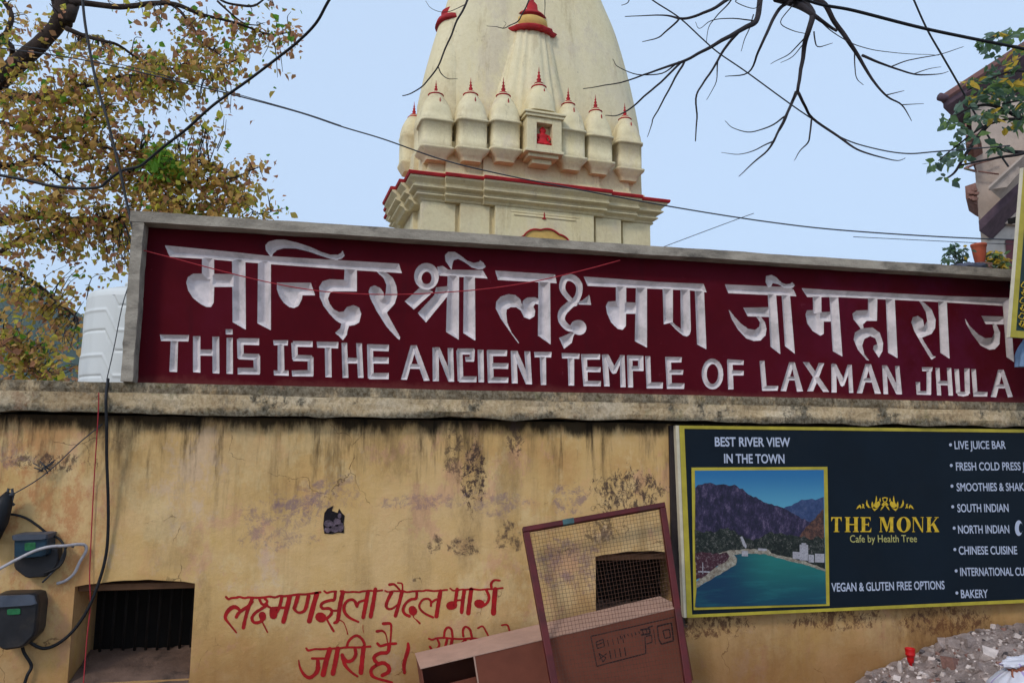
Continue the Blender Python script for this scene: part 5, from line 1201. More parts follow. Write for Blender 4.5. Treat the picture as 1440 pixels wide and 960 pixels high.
GC = [(1385,62,16,8,20,0),(1420,52,22,12,36,0),(1400,78,14,6,8,0),(1432,75,12,8,14,1),(1420,90,16,8,16,1),(1400,105,20,9,26,0),(1366,112,9,5,9,0),(1372,116,14,6,10,1),(1415,118,24,12,44,2),(1440,110,14,14,24,1),(1385,135,28,9,46,2),(1425,140,22,12,44,0),(1360,150,16,8,18,0),(1335,168,16,9,13,0),(1372,165,16,8,20,0),(1352,180,9,9,10,0),(1400,160,20,8,28,2),(1436,160,14,10,26,0),
      (1346,202,9,9,14,0),(1330,222,13,9,18,0),(1312,230,6,6,9,0),(1352,222,8,6,6,0),(1355,233,4,5,4,0),(1328,251,4,5,3,0),(1336,254,3,5,3,0),(1403,206,14,6,16,0),(1370,188,10,8,8,0),(1425,180,14,8,10,2)]
GW = [[5,6,2,0.3,3],[1,1,3,8,1],[3,2,5,2,4]]
for cx, cy, rx, ry, n, kd in GC:
    for _ in range(n):
        a = rnd.uniform(0, 2*math.pi); q = math.sqrt(rnd.random())
        p = at(cx+rx*q*math.cos(a), cy+ry*q*math.sin(a), 4.3+rnd.uniform(-0.3, 0.3))
        s_ = rnd.uniform(0.8, 1.5)
        leaf(gl, p, 0.13*s_, 0.078*s_, rnd.choices(range(5), GW[kd])[0], rnd)
for _ in range(700):       # the rest of its crown, out of the picture
    p = at(rnd.gauss(1560, 50), rnd.gauss(90, 70), 4.6+rnd.gauss(0, 0.5))
    leaf(gl, p, 0.11, 0.07, rnd.choices(range(5), GW[0])[0], rnd)
gl.build('crown', GLEAF, gt)

# ------------------------------------------------------------------ cables and wires overhead
def cable(name, label, pts, rad_px, y0, y1, mat, k=8, cat='cable', group='cables and wires overhead'):
    m_ = MB(); q = smooth_path([tuple(map(float, p)) for p in pts], k); P_ = []
    for i, (x, y) in enumerate(q):
        t = i/(len(q)-1); P_.append(at(x, y, y0+(y1-y0)*t))
    m_.tube(P_, [max(0.0009, rad_px*pxm(x, y, y0+(y1-y0)*i/(len(q)-1))) for i, (x, y) in enumerate(q)], 6)
    return tag(m_.build(name, mat), label, cat, group)
cable('overhead_cable', 'thick black cable sweeping from the upper sky down through the autumn leaves', [(500,-60),(463,0),(445,32),(420,58),(390,82),(345,116),(300,148),(262,182),(232,205),(212,222),(196,234),(172,240),(152,254),(140,263),(110,265),(70,261),(30,252),(-60,236)], 2.1, -0.6, 1.2, M['cable'])
cable('overhead_cable', 'black cable falling steeply through the leaves to the left end of the signboard', [(112,-60),(118,20),(126,70),(134,110),(142,140),(150,165),(160,205),(168,236),(176,275),(183,305),(187,322)], 1.9, 0.4, 0.05, M['cable'])
cable('overhead_cable', 'dark sagging wire crossing in front of the temple cornice', [(-60,60),(120,85),(280,122),(330,134),(420,158),(480,178),(540,196),(620,224),(700,244),(800,264),(940,290),(1080,312),(1200,325),(1390,336),(1560,338)], 1.0, 1.6, 1.6, M['wire'])
cable('overhead_cable', 'thin second wire close above the sagging wire left of the tower', [(-60,52),(120,80),(285,120),(360,140),(430,160),(480,177)], 0.6, 1.65, 1.62, M['wire'])
cable('overhead_cable', 'faint wire rising to the right behind the top of the signboard', [(860,378),(900,360),(960,337),(1035,309),(1060,300)], 0.5, 2.2, 1.7, M['wire'])
cable('overhead_cable', 'thick black cable crossing the bare branches to the top right corner', [(1040,-40),(1139,2),(1200,15),(1290,38),(1360,53),(1440,69),(1560,96)], 2.4, 0.7, 0.7, M['cable'])
cable('overhead_cable', 'dark wire dropping steeply onto the roof of the house on the right', [(1268,-40),(1285,0),(1304,42),(1327,82),(1350,122),(1374,165),(1398,205),(1418,234)], 1.3, 3.2, 6.0, M['wire'])
cable('overhead_cable', 'thin dark wire slanting through the hanging bare twigs', [(880,-30),(917,0),(955,25),(990,57),(1011,75),(1049,101),(1108,144),(1143,168),(1186,195),(1230,209),(1275,216),(1320,213),(1420,205)], 1.0, 2.0, 2.6, M['wire'])
cable('overhead_cable', 'pale thin wire just under the sagging wire on the right', [(1200,333),(1300,338),(1385,342),(1440,344)], 0.5, 3.0, 3.0, M['wire'])
cable('sagging_thread', 'thin red thread sagging across the carved Hindi letters', [(190,349),(240,362),(300,378),(360,393),(420,405),(480,412),(560,414),(640,410),(700,404),(760,394),(820,380),(872,366)], 0.75, -0.05, -0.06, M['red_thread'], cat='thread', group=None)
# ------------------------------------------------------------------ house on the right, behind the wall
house = thing('concrete_house', 'unfinished bare concrete house with sloping dark eaves behind the right end of the signboard', 'house')
HY = 11.0
DV = Vector((ray(1368, 240).x/ray(1368, 240).y+0.06, 1, 0))      # the side wall turns away from the street corner
def hp(x, y, d=0.0): return at(x, y, HY+d)
def poly_solid(mb, pts, d0, th, mi=0):
    P_ = [hp(x, y, d0) for x, y in pts]
    a = sum(P_[i].x*P_[(i+1) % len(P_)].z-P_[(i+1) % len(P_)].x*P_[i].z for i in range(len(P_)))
    if a < 0: P_.reverse()
    mb.prism(P_, DV*th, mi)
m = MB()
xl = hp(1371, 240).x; xr = hp(1371, 240).x+6.0
zb_ = hp(1385, 312).z; zt_ = hp(1372, 128).z
m.obox((xl, HY, zb_), (xr-xl, 0, 0), DV*5, (0, 0, zt_-zb_))
m.build('wall', M['concrete'], house)
m = MB(); x2 = hp(1386, 350).x; m.obox((x2, HY+0.12, -0.15), (xr-x2, 0, 0), DV*4.8, (0, 0, zb_-0.003+0.15)); m.build('lower_wall', M['concrete_lite'], house)
m = MB()       # main sloping roof, red sheet with a dark fascia
DV2 = Vector((DV.x+0.55, 1, 0))
def slab(mb, a, b, d0, d1, th, mi=0):
    """sloping slab whose front edge runs between photo points a and b"""
    p, q = hp(*a, d0), hp(*b, d0); p2, q2 = p+DV2*d1, q+DV2*d1
    t = Vector((0, 0, th)); mb.hexa([p-t, q-t, q, p, p2-t, q2-t, q2, p2], mi)
slab(m, (1322, 135), (1560, -20), -0.5, 2.6, 0.14)
ro = m.build('roof', M['roof_red'], house)
m = MB(); slab(m, (1326, 143), (1560, -8), -0.42, 2.4, 0.17); m.build('fascia', M['eave'], ro)
m = MB(); m.tube([hp(1321, 136, -0.55), hp(1330, 139, -0.55)], 0.10, 8); m.build('ridge_cap', M['eave'], ro)
m = MB(); slab(m, (1376, 311), (1520, 168), -0.5, 0.6, 0.26); bevel(m.build('stair_eave', M['eave'], house), 0.01)
m = MB(); slab(m, (1390, 262), (1520, 142), -1.1, 1.0, 0.06); w_ = m.build('awning', M['concrete'], house)
m = MB(); poly_solid(m, [(1390,267),(1416,263),(1436,240),(1428,228)], -1.0, 0.04); m.build('awning_end', M['concrete'], w_)
m = MB(); poly_solid(m, [(1414,338),(1432,336),(1432,378),(1416,378)], 0.095, 0.03); m.build('shutter', M['shutter'], house)
rn = random.Random(3)
for pts, dd in (([(1358,190),(1375,188),(1380,200),(1368,207),(1358,205)], -0.6), ([(1357,262),(1372,257),(1374,288),(1368,285),(1358,278)], -0.4)):
    m = MB(); poly_solid(m, pts, dd, 0.9)
    for k in range(7):
        x, y = rn.uniform(pts[0][0]-1, pts[1][0]-3), rn.uniform(pts[0][1]+2, pts[-1][1]+1)
        poly_solid(m, [(x, y), (x+rn.uniform(6,10), y-1), (x+rn.uniform(6,10), y+2.4), (x+0.5, y+3)], dd-0.03-0.011*k, 0.05)
    m.build('brick_stub', M['brick'], house)
m = MB(); m.tube([hp(1357,237,-0.5), hp(1370,231,-0.3), hp(1372,241,-0.3), hp(1357,237,-0.5)], 0.035, 6)
m.build('iron_bracket', M['brick'], house)
for a, b in (((1369,232),(1405,222)), ((1376,241),(1404,245)), ((1358,190),(1358,165))):
    m = MB(); m.tube([hp(*a,-0.2), hp(*b,-0.15)], 0.022, 5); m.build('iron_rod', M['brick'], house)
m = MB(); poly_solid(m, [(1374,208),(1379,205),(1380,216),(1376,217)], -0.012, 0.02); m.build('vent_slot', M['eave'], house)

# ------------------------------------------------------------------ things on top of the sign wall at the right
ZS = 2.935
def blobmesh(mb, c, rx, ry, rz, seed, amp=0.25, nu=28, nv=18, zmin=None, fr=3.0):
    rows = []
    for j in range(nv+1):
        ph = math.pi*j/nv; row = []
        for i in range(nu):
            th = 2*math.pi*i/nu
            d = Vector((math.sin(ph)*math.cos(th), math.sin(ph)*math.sin(th), -math.cos(ph)))
            s_ = 1+amp*noise.fractal(d*fr+Vector((seed, seed*2, 0)), 0.9, 2, 4)
            p = Vector((c[0]+rx*d.x*s_, c[1]+ry*d.y*s_, c[2]+rz*d.z*s_))
            if zmin is not None and p.z < zmin: p.z = zmin
            row.append(p)
        rows.append(row)
    mb.rings(rows, cap=False)
YT = 0.08
p0, p1 = at(1338, 384, YT), at(1386, 384, YT)
m = MB(); blobmesh(m, ((p0.x+p1.x)/2, YT, ZS+0.02), (p1.x-p0.x)/2*1.05, 0.09, 0.055, 3, 0.5, zmin=ZS+0.002)
tag(m.build('tarpaulin', M['tarp']), 'folded dusty blue tarpaulin lying on top of the signboard wall', 'tarpaulin')
pp_ = at(1378, 372, YT)
m = MB(); c = at(1377, 356, YT+0.02); k = pxm(1377, 356, YT)
prf = [(0.0,-15*k),(6*k,-15*k),(6.6*k,-12*k),(8*k,-4*k),(9*k,4*k),(9.6*k,9*k),(10.4*k,10*k),(10.4*k,13*k),(9.2*k,13*k),(8.6*k,9*k),(0.0,7*k)]
m.rings([[Vector((c.x+r*math.cos(2*math.pi*i/20), c.y+r*math.sin(2*math.pi*i/20), c.z+z)) for i in range(20)] for r, z in prf])
# the pot stands on a brick pad
pad = MB(); pad.box(c.x-0.06, c.x+0.06, c.y-0.06, c.y+0.06, ZS+0.003, c.z-15*k-0.001)
pot = thing('flower_pot', 'orange terracotta pot on a brick pad on top of the signboard wall', 'pot')
m.build('pot_body', M['pot'], pot); pad.build('brick_pad', M['brick'], pot)
def shrub(name, label, spots, seed, base, n, ls, tones):
    o = thing(name, label, 'plant', 'plants on the signboard wall'); gm_ = MB(); gl_ = MB(); r = random.Random(seed)
    for (x, y) in spots:
        q = at(x, y, YT+r.uniform(-0.03, 0.06)); b_ = Vector((base.x+r.uniform(-0.02, 0.02), base.y, ZS+0.004))
        gm_.tube(smooth_path([tuple(b_), tuple((b_+q)/2+Vector((r.uniform(-.02,.02), 0, 0.02))), tuple(q)], 4), list(np.linspace(0.0035, 0.0016, 9)), 5)
        for _ in range(n):
            leaf(gl_, q+Vector((r.gauss(0, 0.018), r.gauss(0, 0.02), r.gauss(0, 0.014))), ls*r.uniform(0.7, 1.2), ls*0.45, r.choices(range(5), tones)[0], r)
    gm_.build('stem', M['twig'], o); gl_.build('foliage', GLEAF, o)
shrub('wall_plant', 'spindly grey green plant on the signboard wall left of the terracotta pot', [(1340,350),(1333,358),(1348,356),(1352,364),(1343,345),(1336,352),(1356,352),(1349,368),(1330,366)], 2, at(1352, 384, YT), 12, 0.055, [2,6,1,0.2,2])
shrub('wall_plant', 'low yellowish plant on the signboard wall right of the terracotta pot', [(1394,372),(1402,368),(1410,366),(1388,376),(1398,378),(1408,376),(1384,366),(1406,358),(1390,362),(1398,356),(1412,372)], 4, at(1400, 386, YT), 16, 0.06, [1,2,3,5,2])

# ------------------------------------------------------------------ green and yellow board hung at the right edge
YB = -0.62
side = thing('yellow_bordered_sign', 'bottle green signboard with yellow border and gold scroll, hung at the right edge', 'signboard')
TLc, BLc = at(1439, 236, YB), at(1420, 474, YB)
ux = Vector((1.0, 0.10, -0.005)).normalized(); H_ = TLc-BLc; W_ = 1.25
nrm = ux.cross(H_).normalized()
if nrm.y > 0: nrm = -nrm
def sp(a, b, l=0.0): return BLc+ux*a+H_*b+nrm*l
m = MB(); m.prism([sp(0,0), sp(W_,0), sp(W_,1), sp(0,1)], -nrm*0.022); m.build('board', M['green_board'], side)
m = MB(); bw = 0.048; bh = 0.05/H_.length
for q in ([(0,0),(bw,bh),(bw,1-bh),(0,1)], [(0,0),(W_,0),(W_-bw,bh),(bw,bh)], [(W_,0),(W_,1),(W_-bw,1-bh),(W_-bw,bh)], [(0,1),(bw,1-bh),(W_-bw,1-bh),(W_,1)]):
    m.prism([sp(a, b, 0.004) for a, b in q], -nrm*0.0035)
m.build('yellow_border', M['yellow'], side)
m = MB(); m.prism([sp(-0.001,0,0.004), sp(-0.001,1,0.004), sp(-0.010,1,0.002), sp(-0.010,0,0.002)], -nrm*0.02); m.build('board_side', M['board_edge'], side)
m = MB()
for k in range(6):
    cx_, cz_ = bw+0.045, bh+0.03+k*0.045
    q = [sp(cx_+0.03*math.cos(t)*(1 if k % 2 else -0.6)+0.008*math.sin(3*t), cz_+0.022*math.sin(t)+(t/6.3)*0.02, 0.006) for t in np.linspace(0, 6.0, 14)]
    m.tube(q, 0.0032, 5)
q = [sp(bw+0.06+t*0.02, bh+0.03+0.015*math.sin(t*9), 0.006) for t in np.linspace(0, 8, 60)]; m.tube(q, 0.0032, 5)
m.build('gold_scroll', M['gold'], side)
for a in (0.65, 1.1):
    for b_ in (0.4, 0.85):
        m = MB(); m.obox(sp(a, b_, -0.023), ux*0.04, -nrm*(abs(YB)-0.01), Vector((0, 0, 0.04))); m.build('bracket', M['iron_bar'], side)
c = at(1440, 500, -0.5)
m = MB(); rows = []
for j in range(16):
    t = j/15; row = []
    for i in range(24):
        a = 2*math.pi*i/24; r = (0.03+0.07*math.sin(min(1, t*1.25)*math.pi*0.62))*(1+0.22*math.sin(5*a+t*2)*t)
        row.append(Vector((c.x+0.06+r*math.cos(a)*0.9-0.04*t, -0.5+r*0.45*math.sin(a), c.z+0.14-0.22*t)))
    rows.append(row)
m.rings(rows); tag(m.build('cloth', M['cloth']), 'pale blue cloth hanging in a bunch below the yellow bordered sign', 'cloth')

# ------------------------------------------------------------------ white water tank behind the wall
tank = thing('water_tank', 'white ribbed plastic water tank behind the left end of the signboard', 'water tank')
TY = 1.35; cxp = at(205, 470, TY).x; xl_ = at(111, 520, TY).x; RT_ = cxp-xl_
zt0 = at(190, 396, TY-0.3).z; 
m = MB(); nu, nz = 480, 340; z0_, z1_ = 1.05, at(118, 425, TY).z
rows = []
rib = lambda d, w: math.exp(-(d/w)**2)
for j in range(nz+1):
    z = z0_+(z1_-z0_)*j/nz; row = []
    for i in range(nu):
        a = 2*math.pi*i/nu; s_ = (a/(2*math.pi)*4+0.30) % 1.0      # four panels round
        # rib line: flat along each panel, dropping away at the panel ends
        dd = min(s_, 1-s_); off = 0.15*max(0, min(1, (0.26-dd)/0.14))
        g = 0
        for zr in np.arange(1.02, 3.2, 0.33):
            g -= 0.009*rib(z-zr+off, 0.009); g += 0.006*rib(z-zr-0.15+off, 0.012)
        r = RT_*(1.0-0.045*(z-z0_))+g
        row.append(Vector((cxp+r*math.cos(a-1.15), TY+r*math.sin(a-1.15), z)))
    rows.append(row)
m.rings(rows, cap=False)
r0_ = RT_*(1.0-0.045*(z1_-z0_))
rows = [[Vector((cxp+r0_*f*math.cos(2*math.pi*i/96), TY+r0_*f*math.sin(2*math.pi*i/96), z1_+h)) for i in range(96)] for f, h in ((1.0,0.0),(0.985,0.03),(0.95,0.05),(0.9,0.06),(0.6,0.10),(0.36,0.115),(0.34,0.13),(0.1,0.135))]
m.rings(rows)
m.build('tank_body', M['tank'], tank)
m = MB(); m.rings([[Vector((cxp+r*math.cos(2*math.pi*i/48), TY+r*math.sin(2*math.pi*i/48), z1_+h)) for i in range(48)] for r, h in ((0.16,0.131),(0.17,0.135),(0.17,0.15),(0.15,0.165),(0.05,0.17))]); m.build('lid', M['tank'], tank)
m = MB(); m.box(cxp-0.7, cxp+0.7, TY-0.62, TY+0.7, -0.15, 1.045); tag(m.build('tank_plinth', M['concrete']), 'concrete block plinth carrying the white water tank behind the wall', 'plinth')

# ------------------------------------------------------------------ cables, meters on the left of the wall
def wcable(name, label, pts, r, lift, mat, cat='cable', k=8, lifts=None):
    m_ = MB(); q = smooth_path([tuple(map(float, p)) for p in pts], k)
    L_ = lifts if lifts else [lift]*len(pts)
    ll = np.interp(np.linspace(0, 1, len(q)), np.linspace(0, 1, len(L_)), L_)
    m_.tube([at(x, y, -l) for (x, y), l in zip(q, ll)], [r*pxm(x, y, -l) for (x, y), l in zip(q, ll)], 6)
    return tag(m_.build(name, mat), label, cat)
wcable('wall_cable', 'black cable hanging straight from the coping past the left barred opening', [(152,533),(149,560),(150,600),(150,640),(152,700),(152,745),(149,780),(140,815),(124,855),(104,885),(82,904),(62,911),(46,905),(38,896)], 2.3, 0.11, M['cable'], lifts=[0.02,0.118,0.112,0.08,0.05,0.03,0.02,0.02,0.03,0.03,0.03,0.04,0.05,0.06])
wcable('wall_cable', 'black cable below the lower meter bending towards the ground', [(30,895),(33,915),(44,935),(38,950),(30,975),(20,1010)], 2.4, 0.04, M['cable'], lifts=[0.05,0.03,0.02,0.03,0.03,0.03])
wcable('wall_wire', 'thin rust coloured wire hanging down beside the black cable', [(139,552),(138,584),(132,680),(128,760),(126,810),(127,850),(122,900),(117,965)], 0.8, 0.02, M['red_thread'], 'wire', lifts=[0.122,0.10,0.015,0.015,0.02,0.02,0.03,0.03])
wcable('wall_wire', 'thin dark wire leaning from the tank corner down to the coping', [(184,392),(172,430),(160,490),(150,534)], 0.7, 0.05, M['wire'], 'wire')
wcable('wall_wire', 'two thin stay wires from the coping to the black clamp on the left', [(144,596),(112,622),(78,654),(50,676),(16,696)], 0.8, 0.03, M['wire'], 'wire', lifts=[0.02,0.03,0.04,0.06,0.08])
clamp = thing('cable_clamp', 'black tapered cable clamp with a metal hook at the left edge of the wall', 'clamp')
m = MB(); m.tube([at(-24,760,-0.1), at(-6,730,-0.09), at(6,706,-0.085), at(13,692,-0.08)], [17*0.0046, 15*0.0046, 10*0.0046, 4*0.0046], 10); m.build('clamp_body', M['cable'], clamp)
m = MB(); m.tube([at(10,694,-0.08), at(12,687,-0.08), at(17,687,-0.08), at(18,697,-0.08), at(16,706,-0.08), at(20,710,-0.08)], 0.008, 6); m.tube([at(9,697,-0.09), at(20,694,-0.09)], 0.011, 6); m.build('hook', M['wire'], clamp)
m = MB(); c = at(65, 655, -0.04)
for k in range(7):
    r = random.Random(k); m.tube([c+Vector((r.uniform(-.05,.05), 0, r.uniform(-.04,.04))), c+Vector((r.uniform(-.04,.04), -0.01, r.uniform(-.04,.04))), c+Vector((r.uniform(-.07,.06), 0, r.uniform(-.05,.05)))], 0.0035, 4)
tag(m.build('wire_knot', M['wire']), 'tangle of thin wire tied round the stay wires on the left wall', 'wire')
def rbox(mb, pts, d0, d1, mi=0, inset=0.0, wall_y=0.0):
    """rounded outline in photo pixels, from depth d0 (back) to d1 (front), smaller at the front"""
    cx_ = sum(p[0] for p in pts)/len(pts); cy_ = sum(p[1] for p in pts)/len(pts)
    q = []
    n_ = len(pts)
    for i in range(n_):
        a, b_ = pts[i], pts[(i+1) % n_]
        for t in (0.12, 0.5, 0.88): q.append((a[0]+(b_[0]-a[0])*t, a[1]+(b_[1]-a[1])*t))
    rings_ = []
    for s_, d in ((1.0, d0), (1.0, d0+(d1-d0)*0.75), (0.965, d0+(d1-d0)*0.93), (0.90-inset, d1)):
        rings_.append([Vector((at(cx_+(x-cx_)*s_, cy_+(y-cy_)*s_, 0).x, -d, at(cx_+(x-cx_)*s_, cy_+(y-cy_)*s_, 0).z)) for x, y in q])
    mb.rings(rings_, mi, smooth=False)
em = thing('electric_meter', 'small electric meter with bluish face and green label beside the white cable loop', 'electric meter', 'electric meters on the wall')
m = MB(); rbox(m, [(26,768),(88,766),(88,792),(72,808),(44,810),(26,796)], 0.002, 0.075); m.build('meter_case', M['meter_dark'], em)
m = MB(); rbox(m, [(31,752),(78,750),(78,778),(31,782)], 0.002, 0.125); m.build('meter_face', M['meter_teal'], em)
m = MB(); rbox(m, [(29,748),(80,746),(79,754),(30,756)], 0.002, 0.14); m.build('meter_lid', M['meter_lid'], em)
m = MB(); rbox(m, [(47,759),(62,758),(62,768),(47,770)], 0.1255, 0.128); m.build('meter_label', M['meter_green'], em)
em = thing('electric_meter', 'large dark electric meter with grey top hanging lowest at the left edge', 'electric meter', 'electric meters on the wall')
m = MB(); rbox(m, [(-4,840),(10,829),(64,828),(68,842),(64,884),(46,902),(20,906),(-4,888)], 0.002, 0.15); m.build('meter_case', M['meter_dark'], em)
m = MB(); rbox(m, [(6,830),(62,828),(67,842),(4,846)], 0.1505, 0.165, inset=-0.06); m.build('meter_lid', M['meter_lid'], em)
m = MB(); rbox(m, [(26,848),(44,847),(44,855),(26,856)], 0.1505, 0.156); m.build('meter_label', M['meter_green'], em)
wcable('wall_cable', 'dark cable arching over the upper meter on the wall', [(-20,722),(10,722),(34,727),(52,738),(66,749),(84,758),(92,775),(84,795),(62,806)], 1.7, 0.03, M['cable'], lifts=[0.05,0.03,0.02,0.02,0.02,0.05,0.08,0.09,0.09])
wcable('meter_cable', 'greyish white cable entering from the left and looping beside the upper meter', [(-40,822),(0,799),(30,783),(52,773),(72,768),(92,767),(108,765),(119,766),(121,774),(112,790),(104,806),(92,816),(80,820)], 2.2, 0.1, M['white_cable'], lifts=[0.3,0.22,0.17,0.15,0.14,0.11,0.06,0.03,0.02,0.02,0.02,0.02,0.02])
wcable('meter_cable', 'thin mauve cable curling round below the white cable loop', [(104,769),(96,766),(92,772),(84,790),(70,808),(60,818)], 1.4, 0.05, M['wire'], lifts=[0.06,0.07,0.06,0.05,0.09,0.05])

# ------------------------------------------------------------------ cardboard box leaning along the wall
box = thing('cardboard_box', 'long brown cardboard box tipped against the wall with an open dark end', 'box')
YF, YK = -0.42, -0.10
FTL, FTR = at(592, 940, YF), at(962, 852, YF)
ex = (FTR-FTL).normalized(); L_ = (FTR-FTL).length*0.985; ez = Vector((-ex.z, 0, ex.x)); dp = Vector((0, YK-YF, 0)); HB = 0.44
o = FTL-ez*HB; t_ = 0.006
xo = (at(665, 915, YF)-FTL).length     # the open flap part
m = MB()
m.obox(o+ex*xo+ez*0.0, ex*(L_-xo), Vector((0,t_,0)), ez*HB)                 # front sheet
m.obox(o+dp-Vector((0,t_,0)), ex*L_, Vector((0,t_,0)), ez*HB)
m.obox(o+ex*(L_-t_)+Vector((0,t_+.001,0)), ex*t_, dp-Vector((0,2*t_+.002,0)), ez*HB)
m.obox(o+Vector((0,t_+.001,0)), ex*t_, dp-Vector((0,2*t_+.002,0)), ez*(HB-0.002))
m.obox(o+Vector((0,0.001,0))+ex*(t_+.001), ex*(L_-2*t_-.002), dp-Vector((0,t_+.002,0)), ez*t_)
m.obox(o+ez*(HB-0.13)+ex*0.02+Vector((0,0.05,0)), ex*(xo-0.02), Vector((0,t_,0)), -ez*0.3)   # sagging inner flap
m.build('box_body', M['cardboard'], box)
m = MB(); m.obox(o+ez*(HB+0.0005)-Vector((0,0.004,0))-ex*0.004, ex*(L_+0.006), dp+Vector((0,0.004,0)), ez*t_); m.build('box_top', M['card_top'], box)
m = MB(); m.obox(o+ex*(xo-0.004)-Vector((0,0.0035,0)), ex*0.009, Vector((0,0.003,0)), ez*HB)
m.build('torn_edge', M['card_top'], box)
ink = MB(); IL = [0]
def inkl(pts, w):
    for a, b_ in zip(pts[:-1], pts[1:]):
        A_, B_ = at(*a, YF), at(*b_, YF); d = (B_-A_); n_ = Vector((-d.z, 0, d.x)).normalized()*w*0.5*pxm(*a, YF)
        IL[0] += 1; l = Vector((0, -0.0008-(IL[0] % 9)*0.00012, 0))
        def onf(p): return Vector((p.x, YF, p.z))+l
        q = [onf(A_-n_), onf(B_-n_), onf(B_+n_), onf(A_+n_)]
        a_ = sum(q[i].x*q[(i+1) % 4].z-q[(i+1) % 4].x*q[i].z for i in range(4))
        if a_ < 0: q.reverse()
        ink.add(q, [(0,1,2,3)])
inkl([(831,894),(918,874),(952,866),(953,871)], 1.6); inkl([(831,894),(839,936),(908,918),(907,895)], 1.8)
inkl([(838,902),(848,898),(850,908),(840,911),(838,902)], 1.5); inkl([(842,918),(852,924),(848,930),(842,918)], 1.5); inkl([(840,906),(849,902)], 1.4); inkl([(843,926),(853,918)], 1.5)
for k in range(4):
    x = 854+k*7; inkl([(x, 899-k*1.6), (x+2, 908-k*1.6)], 1.1); inkl([(x+3, 914-k*1.6), (x+5, 926-k*1.6)], 1.5)
for k in range(8):
    x = 872+k*5.2; inkl([(x, 893-k*1.2), (x+1.5, 898-k*1.2-(k % 3))], 1.6)
inkl([(900,885),(913,883),(914,890),(901,892)], 2.4); inkl([(908,894),(916,892),(917,902),(909,905)], 1.6); inkl([(911,882),(918,879)], 2.2)
inkl([(924,880),(944,875),(947,900),(930,905),(926,898),(924,880)], 2.2); inkl([(932,886),(941,884),(943,895),(935,897),(932,886)], 1.8); inkl([(919,884),(922,905)], 1.4)
ink.build('box_print', M['ink'], box)

# ------------------------------------------------------------------ maroon steel frame with wire mesh leaning over it
fr = thing('mesh_frame', 'maroon steel frame with square wire mesh leaning askew in front of the cardboard box', 'mesh frame')
A_ = at(735, 740, -0.16); B_ = at(935, 705, -0.14); 
D_ = at(775, 962, -0.66); C_ = at(974, 962, -0.62)
A_, B_, C_, D_ = [Vector(q) for q in (A_, B_, C_, D_)]
dl = (D_-A_).normalized(); dr = (C_-B_).normalized()
gz_ = -0.10
D_ = A_+dl*((A_.z-gz_)/-dl.z); C_ = B_+dr*((B_.z-gz_)/-dr.z)
nf = (B_-A_).cross(D_-A_).normalized(); nf = nf if nf.y < 0 else -nf
def bar(mb, p, q, w, t, side_dir):
    d = (q-p); s_ = side_dir*w
    mb.hexa([p, q, q+s_, p+s_, p-nf*t, q-nf*t, q+s_-nf*t, p+s_-nf*t] if d.cross(s_).dot(nf) > 0 else [q, p, p+s_, q+s_, q-nf*t, p-nf*t, p+s_-nf*t, q+s_-nf*t])
m = MB(); exx = (B_-A_).normalized(); eyy = ((D_-A_)+(C_-B_)).normalized()
bar(m, A_, B_, 0.034, 0.034, eyy); bar(m, D_, C_, 0.034, 0.034, -eyy)
bar(m, A_+eyy*0.036, D_-eyy*0.036, 0.042, 0.034, exx); bar(m, B_+eyy*0.036, C_-eyy*0.036, 0.042, 0.034, -exx)
bevel(m.build('frame', M['frame_red'], fr), 0.004)
m = MB(); rr_ = random.Random(2)
lift_ = -nf*0.02
def gp(s_, t_): return A_+(B_-A_)*s_+((D_-A_)*(1-s_)+(C_-B_)*s_)*t_+lift_
Wm, Hm = (B_-A_).length, (D_-A_).length
def wv(s_, t_): return -nf*0.006*noise.noise(Vector((s_*4, t_*5, 1)))
nvw = int(Wm/0.0235); nhw = int(Hm/0.0235)
for i in range(1, nvw):
    s_ = i/nvw; pts = [gp(s_+0.006*noise.noise(Vector((s_*9, t*4, 5))), t)+wv(s_, t) for t in np.linspace(0.02, 0.98, 16)]
    m.tube(pts, 0.00095, 4, cap=False)
for j in range(1, nhw):
    t = j/nhw; pts = [gp(s_, t+0.004*noise.noise(Vector((s_*4, t*9, 8))))+wv(s_, t)-nf*0.0026 for s_ in np.linspace(0.02, 0.98, 12)]
    m.tube(pts, 0.00095, 4, cap=False)
m.build('wire_mesh', M['mesh_wire'], fr)
m = MB(); q = A_+(B_-A_)*0.27; bar(m, q+nf*0.002, q+exx*0.075+nf*0.002, 0.035, 0.03, eyy); m.build('tape_wrap', M['teal_tape'], fr)

# ------------------------------------------------------------------ rubble heap, sack and red cup at the lower right
heap = thing('rubble_heap', 'heap of grey pink rubble and gravel piled against the wall at lower right', 'rubble heap')
def hz(x, y):
    ridge = np.interp(x, [3.35, 3.6, 3.9, 4.2, 4.5, 4.8, 5.2, 6.5, 7.5], [-0.2, -0.05, 0.06, 0.17, 0.25, 0.29, 0.305, 0.27, -0.2])
    f = math.exp(-((y+0.62)/0.85)**2) if y < -0.62 else 1-0.10*((y+0.62)/0.6)**2
    z = -0.2+(ridge+0.2)*f
    p = Vector((x*2.6, y*2.6, 0))
    return z+0.035*noise.fractal(p, 0.8, 2, 7)+0.012*noise.fractal(p*5, 0.7, 2, 5)
m = MB(); nx_, ny_ = 240, 110; vs = []
for j in range(ny_+1):
    for i in range(nx_+1):
        x = 2.7+4.9*i/nx_; y = -2.2+2.18*j/ny_; vs.append((x, y, hz(x, y)))
m.add(vs, [(j*(nx_+1)+i, j*(nx_+1)+i+1, (j+1)*(nx_+1)+i+1, (j+1)*(nx_+1)+i) for j in range(ny_) for i in range(nx_)], 0, True)
m.build('heap_body', M['rubble'], heap)
m = MB(); r = random.Random(9)
